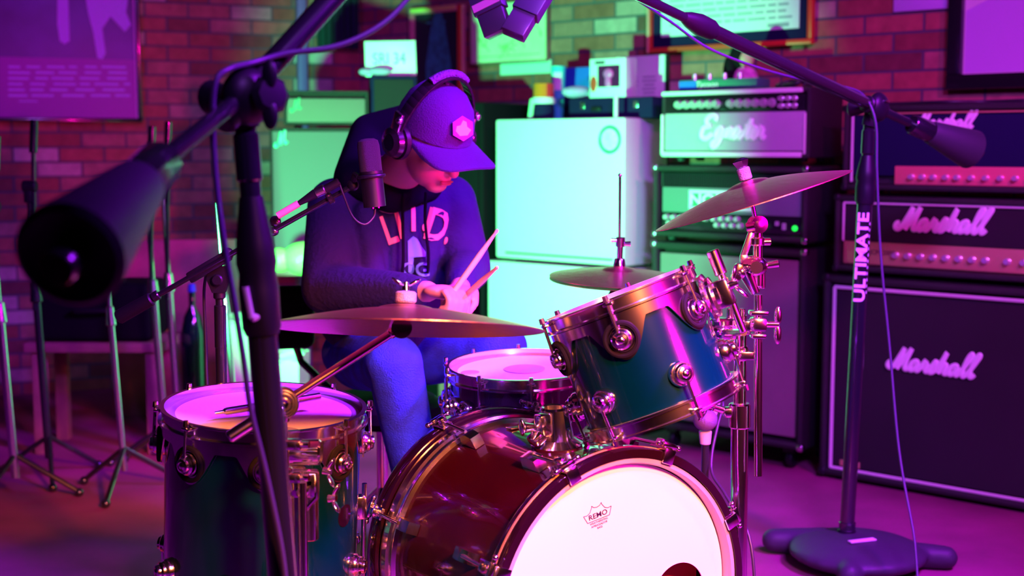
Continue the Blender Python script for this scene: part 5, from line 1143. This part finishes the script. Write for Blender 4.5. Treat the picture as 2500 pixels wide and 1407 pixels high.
# ------------------------------------------------------------------ overhead stereo mics
OM = W(1232, 80, 2.55)
for label, p0, p1, wpx, ylab in (('left capsule of the overhead microphone pair, with a pink label', W(1165, -70, 2.55), W(1218, 82, 2.52), .060, True), ('right capsule of the overhead microphone pair', W(1340, -60, 2.55), W(1252, 86, 2.50), .052, False)):
    d = (p1 - p0).normalized(); xx = V((0, -1, 0)).cross(d).normalized() * (1 if ylab else -1); Rm = frame(d, xx + V((0, -.35 if ylab else .35, 0)))
    t = thing('overhead_microphone', label, 'microphone', MX.Translation(p0), 'overhead microphone pair'); L = (p1 - p0).length
    b = MB(); b.box(lerp(p0, p1, .33), (wpx, .032, L * .66), Rm, bev=.0015); finish(b, 'microphone_body', mat('violet_black_body', (.06, .05, .09), .35), t)
    b = MB(); b.box(lerp(p0, p1, .83), (wpx * .86, .026, L * .34), Rm, bev=.0015); finish(b, 'capsule_housing', mat('dark_capsule', (.10, .07, .12), .3, .4), t)
    if ylab:
        q = lerp(p0, p1, .55) + Rm @ V((0, (-.0166 if (Rm @ V((0, -1, 0))).y < 0 else .0166), 0)); b = MB(); b.box(q, (wpx * .9, .001, .014), Rm); finish(b, 'label_sticker', mat('pink_label', (.85, .25, .55), .5), t)
t = thing('stereo_bar', 'black mounting bar carrying the overhead microphone pair', 'mount', MX.Translation(W(1262, -150, 2.75)))
b = MB(); b.cyl(W(1150, -100, 2.60), W(1355, -100, 2.60), .011, None, 14, .002); b.cyl(W(1255, -100, 2.60), W(1262, -150, 2.75), .012, None, 14, .002); b.box(W(1170, -85, 2.57), (.03, .04, .04), bev=.005); b.box(W(1335, -85, 2.57), (.03, .04, .04), bev=.005); finish(b, 'bar', blackmetal, t)
# ================================================================== drummer
H = W(1052, 338, 3.43)
fw = V((.62, -.62, -.46)).normalized(); up = V((.32, -.40, .83)); up = (up - fw * up.dot(fw)).normalized(); rt_ = fw.cross(up).normalized()   # rt_: his right-hand side
RH = MX((rt_, fw, up)).transposed()      # local: x his right, y forward, z up
hp_ = lambda x, y, z: H + RH @ V((x, y, z))
pr = thing('person', 'drummer in a dark hoodie, jeans, cap and headphones, head bowed, playing with two sticks', 'person', MX.Translation(V((W(930, 850, 3.78).x, 3.78, 0))))
Nk = W(955, 440, 3.62)
lsh = W(822, 505, 3.66); rsh = W(1098, 492, 3.74); lel = W(800, 705, 3.50); rel = W(1142, 655, 3.62); lha = W(1045, 712, 3.26); rha = W(1122, 705, 3.36)
lhip = W(885, 868, 3.78); rhip = W(1005, 862, 3.80); lkn = W(962, 888, 3.27); rkn = W(1222, 852, 3.54); lft = V((lkn.x + .09, 3.42, .10)); rft = V((rkn.x + .03, 3.60, .10))
def hand(P, pd, fd):
    """palm at P; pd: direction of the forearm, fd: finger curl direction; returns limb shapes"""
    pd = pd.normalized(); fd = (fd - pd * fd.dot(pd)).normalized(); sd = pd.cross(fd); S = [('e', P + pd * .045, (.042, .018, .05), MX((sd, fd, pd)).transposed())]
    for k, L in enumerate((.030, .034, .032, .026)):
        r0 = P + pd * .085 + sd * (.028 - .019 * k); p1 = r0 + pd * L * .6 + fd * L * .7; p2 = p1 + fd * L * .8 - pd * L * .3; p3 = p2 - pd * L * .8
        S += [('c', r0, p1, .0095, .009), ('c', p1, p2, .009, .0085), ('c', p2, p3, .0085, .0075)]
    t0 = P + pd * .03 + sd * .04; t1 = t0 + pd * .03 + fd * .02 + sd * .005; t2 = t1 + pd * .025 + fd * .018 - sd * .012
    return S + [('c', t0, t1, .012, .010), ('c', t1, t2, .010, .0085)]
body = [('e', hp_(0, -.01, .03), (.078, .098, .095), RH), ('e', hp_(0, .025, -.045), (.062, .070, .075), RH), ('e', hp_(0, .062, -.095), (.032, .028, .024), RH),
        ('c', hp_(0, .092, .0), hp_(0, .112, -.038), .009, .015), ('e', hp_(.042, .055, -.035), (.022, .022, .022), RH), ('e', hp_(-.042, .055, -.035), (.022, .022, .022), RH),
        ('e', hp_(0, .088, -.068), (.024, .012, .010), RH), ('e', hp_(.078, -.005, -.01), (.010, .018, .032), RH), ('e', hp_(-.078, -.005, -.01), (.010, .018, .032), RH),
        ('c', hp_(0, -.03, -.05), Nk, .056, .062), ('c', Nk, W(955, 600, 3.70), .07, .10), ('c', lsh, Nk, .05, .06), ('c', rsh, Nk, .05, .06),
        ('c', W(955, 560, 3.70), W(945, 850, 3.78), .10, .10), ('c', lsh, lel, .045, .038), ('c', lel, lha, .036, .026), ('c', rsh, rel, .045, .038), ('c', rel, rha, .036, .026),
        ('c', lhip, lkn, .07, .05), ('c', rhip, rkn, .07, .05), ('c', lkn, lft, .048, .036), ('c', rkn, rft, .048, .036)]
body += hand(lha, (lha - lel), V((.2, -.3, -1))) + hand(rha, (rha - rel), V((-.1, -.3, -1)))
bo_ = organic('body', body, skin, pr, .0055, 3)
b = MB(); b.ball(hp_(0, .098, -.072), 1, (.022, .006, .0035), RH); b.ball(hp_(0, .096, -.079), 1, (.019, .006, .004), RH); finish(b, 'lips', lipm, bo_)
for sx in (1, -1):
    b = MB(); b.ball(hp_(sx * .031, .083, -.005), .0125); finish(b, 'eye', mat('eye_white', (.8, .8, .8), .2), bo_)
hood = [('e', W(955, 570, 3.70), (.195, .135, .20)), ('e', W(950, 700, 3.72), (.185, .14, .20)), ('e', W(945, 790, 3.76), (.19, .155, .10)), ('c', lsh, W(950, 480, 3.68), .078, .09), ('c', rsh, W(960, 480, 3.70), .072, .09),
        ('c', lsh, lel, .080, .070), ('c', lel, lerp(lel, lha, .80), .068, .045), ('c', lerp(lel, lha, .78), lerp(lel, lha, .9), .042, .038), ('c', rsh, rel, .074, .064), ('c', rel, lerp(rel, rha, .82), .060, .044),
        ('c', W(890, 520, 3.58), W(915, 690, 3.56), .03, .035), ('c', W(1060, 520, 3.62), W(1035, 690, 3.58), .03, .03), ('c', W(830, 600, 3.56), W(905, 740, 3.55), .028, .03)]
hd = organic('hoodie', hood, hoodie_m, pr, .0075, 3)
hoodc = [('c', W(880, 440, 3.66), W(905, 330, 3.74), .075, .06), ('c', W(905, 330, 3.74), W(985, 300, 3.72), .06, .05), ('c', W(880, 440, 3.64), W(955, 480, 3.56), .065, .045), ('c', W(955, 480, 3.56), W(1040, 455, 3.62), .045, .045), ('c', W(1040, 455, 3.62), W(1060, 400, 3.74), .045, .05)]
organic('hood', hoodc, hood_in, pr, .0075, 4)
def wrap(o, off=.004):
    m = o.modifiers.new('wrap', 'SHRINKWRAP'); m.target = hd; m.wrap_method = 'PROJECT'; m.use_project_x = False; m.use_project_y = True; m.use_project_z = False; m.use_positive_direction = True; m.use_negative_direction = True; m.wrap_mode = 'ABOVE_SURFACE'; m.offset = off
def chestM(px, py, rot=0.0):
    M = mtx(W(px, py, 3.54), (0.05, -1, .08), (1, 0, 0)) @ MX.Rotation(rot, 4, 'Z'); return M
for ch, px, py, rot, sz in (('L', 948, 566, .34, .105), ('I', 972, 550, .24, .115), ('T.', 1013, 532, .02, .115), ('I', 1044, 548, -.22, .10), ('D.', 1070, 560, -.30, .115)):
    wrap(text('print_lettering', ch, sz, chestM(px, py, rot), printred, hd, .0006, bold=.003, sx=.62))
b = MB(); b.prism([(-.018, -.055), (-.004, -.055), (-.002, -.015), (.03, -.012), (.03, .0), (.006, .035), (-.004, .042), (-.018, .030)], chestM(1010, 618), .0015); bmesh.ops.subdivide_edges(b.bm, edges=b.bm.edges[:], cuts=3); wrap(finish(b, 'print_emblem', printblue, hd))
wrap(text('print_lettering', 'OG', .05, chestM(1012, 662), printblue, hd, .0006, bold=.001))
for px in (985, 1040):
    b = MB(); b.tube(catmull([W(px, 470, 3.53), W(px - 2, 540, 3.525), W(px + (6 if px > 1000 else 0), 620, 3.53), W(px + (4 if px > 1000 else -2), 668, 3.54)], 5), .0042, 8); finish(b, 'drawstring', hood_in, hd)
jn = [('e', lerp(lhip, rhip, .5) + V((0, .02, -.0)), (.19, .15, .11)), ('c', lhip, lkn, .100, .072), ('c', rhip, rkn, .098, .074), ('c', lkn, lft + V((0, 0, .02)), .070, .052), ('c', rkn, rft + V((0, 0, .02)), .072, .060)]
organic('jeans', jn, jeans, pr, .008, 3)
for f_ in (lft, rft):
    organic('shoe', [('c', V((f_.x, f_.y + .02, .055)), V((f_.x + .01, f_.y - .16, .045)), .045, .038), ('c', V((f_.x, f_.y + .02, .09)), V((f_.x, f_.y, .12)), .042, .040)], blackplast, pr, .006, 3)
# cap
b = MB(); CMx = MX.Translation(H) @ RH.to_4x4()
dome = [(.0, .138), (.03, .135), (.062, .120), (.086, .092), (.099, .055), (.103, .022), (.1005, .020), (.096, .052), (.083, .089), (.06, .116), (0, .134)]
b.lathe(dome, CMx @ MX.Translation(V((0, .0, .005))) @ MX.Diagonal((.92, 1.06, 1.05, 1)), 40)
b.lathe([(0, 0), (.007, 0), (.006, .004), (0, .005)], CMx @ MX.Translation(V((0, 0, .150))), 12)
cc_ = finish(b, 'cap_crown', capm, pr)
b = MB(); n = 24; rows_ = []
for k in (0, 1):
    g = []
    for i in range(n + 1):
        a = lerp(-.10, PI + .10, i / n); row = []
        for j in range(7):
            tt = j / 6; x0 = .094 * math.cos(a); y0 = .103 * max(-.2, math.sin(a)); x1 = .098 * math.copysign(abs(math.cos(a)) ** .62, math.cos(a)); y1 = .085 + .098 * max(0, math.sin(a)) ** .5
            x = lerp(x0, x1, tt); y = lerp(y0, y1, tt); z = .028 - .014 * tt - 1.0 * x * x * (1 + .5 * tt) - k * .005
            row.append(b.bm.verts.new(hp_(x, y, z)))
        g.append(row)
    rows_.append(g)
for k in (0, 1):
    for i in range(n):
        for j in range(6): b.bm.faces.new((rows_[k][i][j], rows_[k][i + 1][j], rows_[k][i + 1][j + 1], rows_[k][i][j + 1]))
for i in range(n): b.bm.faces.new((rows_[0][i][6], rows_[0][i + 1][6], rows_[1][i + 1][6], rows_[1][i][6]))
finish(b, 'cap_brim', capm, cc_, smooth=60)
def onhead(az, el, rr=.110):
    """frame on the crown front: az to his right, el up"""
    d = V((math.sin(az) * math.cos(el), math.cos(az) * math.cos(el), math.sin(el))); p = V((d.x * .100, d.y * .116, .020 + d.z * .125)); return CMx @ mtx(p, d, V((-math.cos(az), math.sin(az), 0)))
Mk = onhead(.05, .50)
hexa = [(.036 * math.sin(PI / 3 * k), .031 * math.cos(PI / 3 * k)) for k in range(6)]
b = MB(); b.prism(hexa[::-1], Mk @ MX.Translation(V((0, 0, -.001))), .003); finish(b, 'cap_patch', patchm, cc_)
b = MB(); b.prism([(-.024, -.006), (-.012, -.018), (.012, -.017), (.024, -.004), (.012, .004), (.010, .016), (.0, .020), (-.008, .008), (-.02, .006)], Mk @ MX.Translation(V((0, 0, .002))), .002); finish(b, 'patch_emblem', patchw, cc_)
# headphones
t = thing('headphones', 'black over-ear headphones worn over the drummer\'s cap', 'headphones', MX.Translation(H))
b = MB()
pts = [hp_(.118 * math.cos(a), -.005 + .01 * math.sin(a), -.01 + .185 * math.sin(a)) for a in [PI * i / 26 for i in range(27)]]
for i in range(26):
    q0, q1 = pts[i], pts[i + 1]; b.box(lerp(q0, q1, .5), (.036, .007, (q1 - q0).length * 1.18), frame(q1 - q0, fw), bev=.002)
finish(b, 'headband', blackplast, t)
b = MB(); b.tube([p + (p - H).normalized() * .006 for p in pts[9:18]], .011, 10); finish(b, 'headband_lettering_pad', mat('violet_band_pad', (.10, .05, .20), .6, bump=1.0, bscale=180), t)
for sx in (1, -1):
    Me = CMx @ mtx(V((sx * .088, -.002, -.005)), V((sx, 0, 0)), (0, 1, 0))
    b = MB(); b.lathe([(0, 0), (.038, 0), (.045, .008), (.044, .020), (0, .020)], Me, 30); c1 = finish(b, 'ear_pad', blackplast, t)
    b = MB(); b.lathe([(0, .019), (.037, .019), (.040, .026), (.036, .038), (.022, .046), (.020, .044), (0, .046)], Me, 30); b.torus(Me @ MX.Translation(V((0, 0, .033))), .034, .0035, 30, 8); finish(b, 'ear_cup', blackmetal, t)
    b = MB(); b.box(CMx @ V((sx * .122, -.002, .05)), (.010, .03, .05), RH, bev=.003); b.ball(CMx @ V((sx * .127, .01, .06)), .010); finish(b, 'yoke', steel, t)
# sticks
def stick(label, A_, B_):
    b = MB(); d = (B_ - A_).normalized(); L = (B_ - A_).length; b.lathe([(0, 0), (.005, .001), (.0072, .006), (.0072, L * .72), (.0035, L - .012), (.0045, L - .006), (.003, L - .001), (0, L)], mtx(A_, d), 14); return finish(b, 'drumstick', wood, label=label, cat='drumstick')
ph = lha + (lha - lel).normalized() * .07 + V((0, -.01, -.015)); stick('drumstick pointing up right from the drummer\'s hand towards the white cabinet', ph + (ph - W(1216, 560, 3.2)).normalized() * .07, W(1216, 560, 3.2))
ph = rha + (rha - rel).normalized() * .07 + V((0, -.01, -.02)); stick('drumstick held low over the snare in the drummer\'s other hand', ph + (ph - W(1215, 652, 3.12)).normalized() * .06, W(1215, 652, 3.12))
# drum stool
t = thing('drum_stool', 'black drum stool with a rounded backrest under the drummer', 'stool', MX.Translation(V((W(930, 850, 3.80).x, 3.82, 0))))
sz_ = lhip.z - .125
b = MB(); b.lathe([(0, -.07), (.16, -.07), (.175, -.05), (.175, -.02), (.15, 0), (0, .004)], MX.Translation(V((0, 0, sz_))), 36); finish(b, 'seat', softblack, t, local=True)
b = MB(); b.cyl((0, 0, .1), (0, 0, sz_ - .06), .018, None, 18); finish(b, 'post', chrome, t, local=True)
for k in range(3):
    a = 2 * PI * k / 3 + .4; q = V((math.cos(a), math.sin(a), 0)); b = MB(); b.cyl(V((0, 0, .25)), q * .26 + V((0, 0, .016)), .010, None, 12); b.ball(q * .26 + V((0, 0, .016)), .016); finish(b, 'leg', chrome, t, local=True)
q = W(712, 775, 4.0); b = MB(); b.box(q, (.135, .06, .19), MX.Rotation(.25, 3, 'Z'), bev=.028, seg=4); finish(b, 'backrest', softblack, t)
b = MB(); b.tube([q + V((0, .03, -.07)), q + V((.02, .04, -.14)), V((W(930, 850, 3.8).x - .08, 3.86, sz_ - .06))], .011, 10); finish(b, 'backrest_bracket', blackmetal, t)
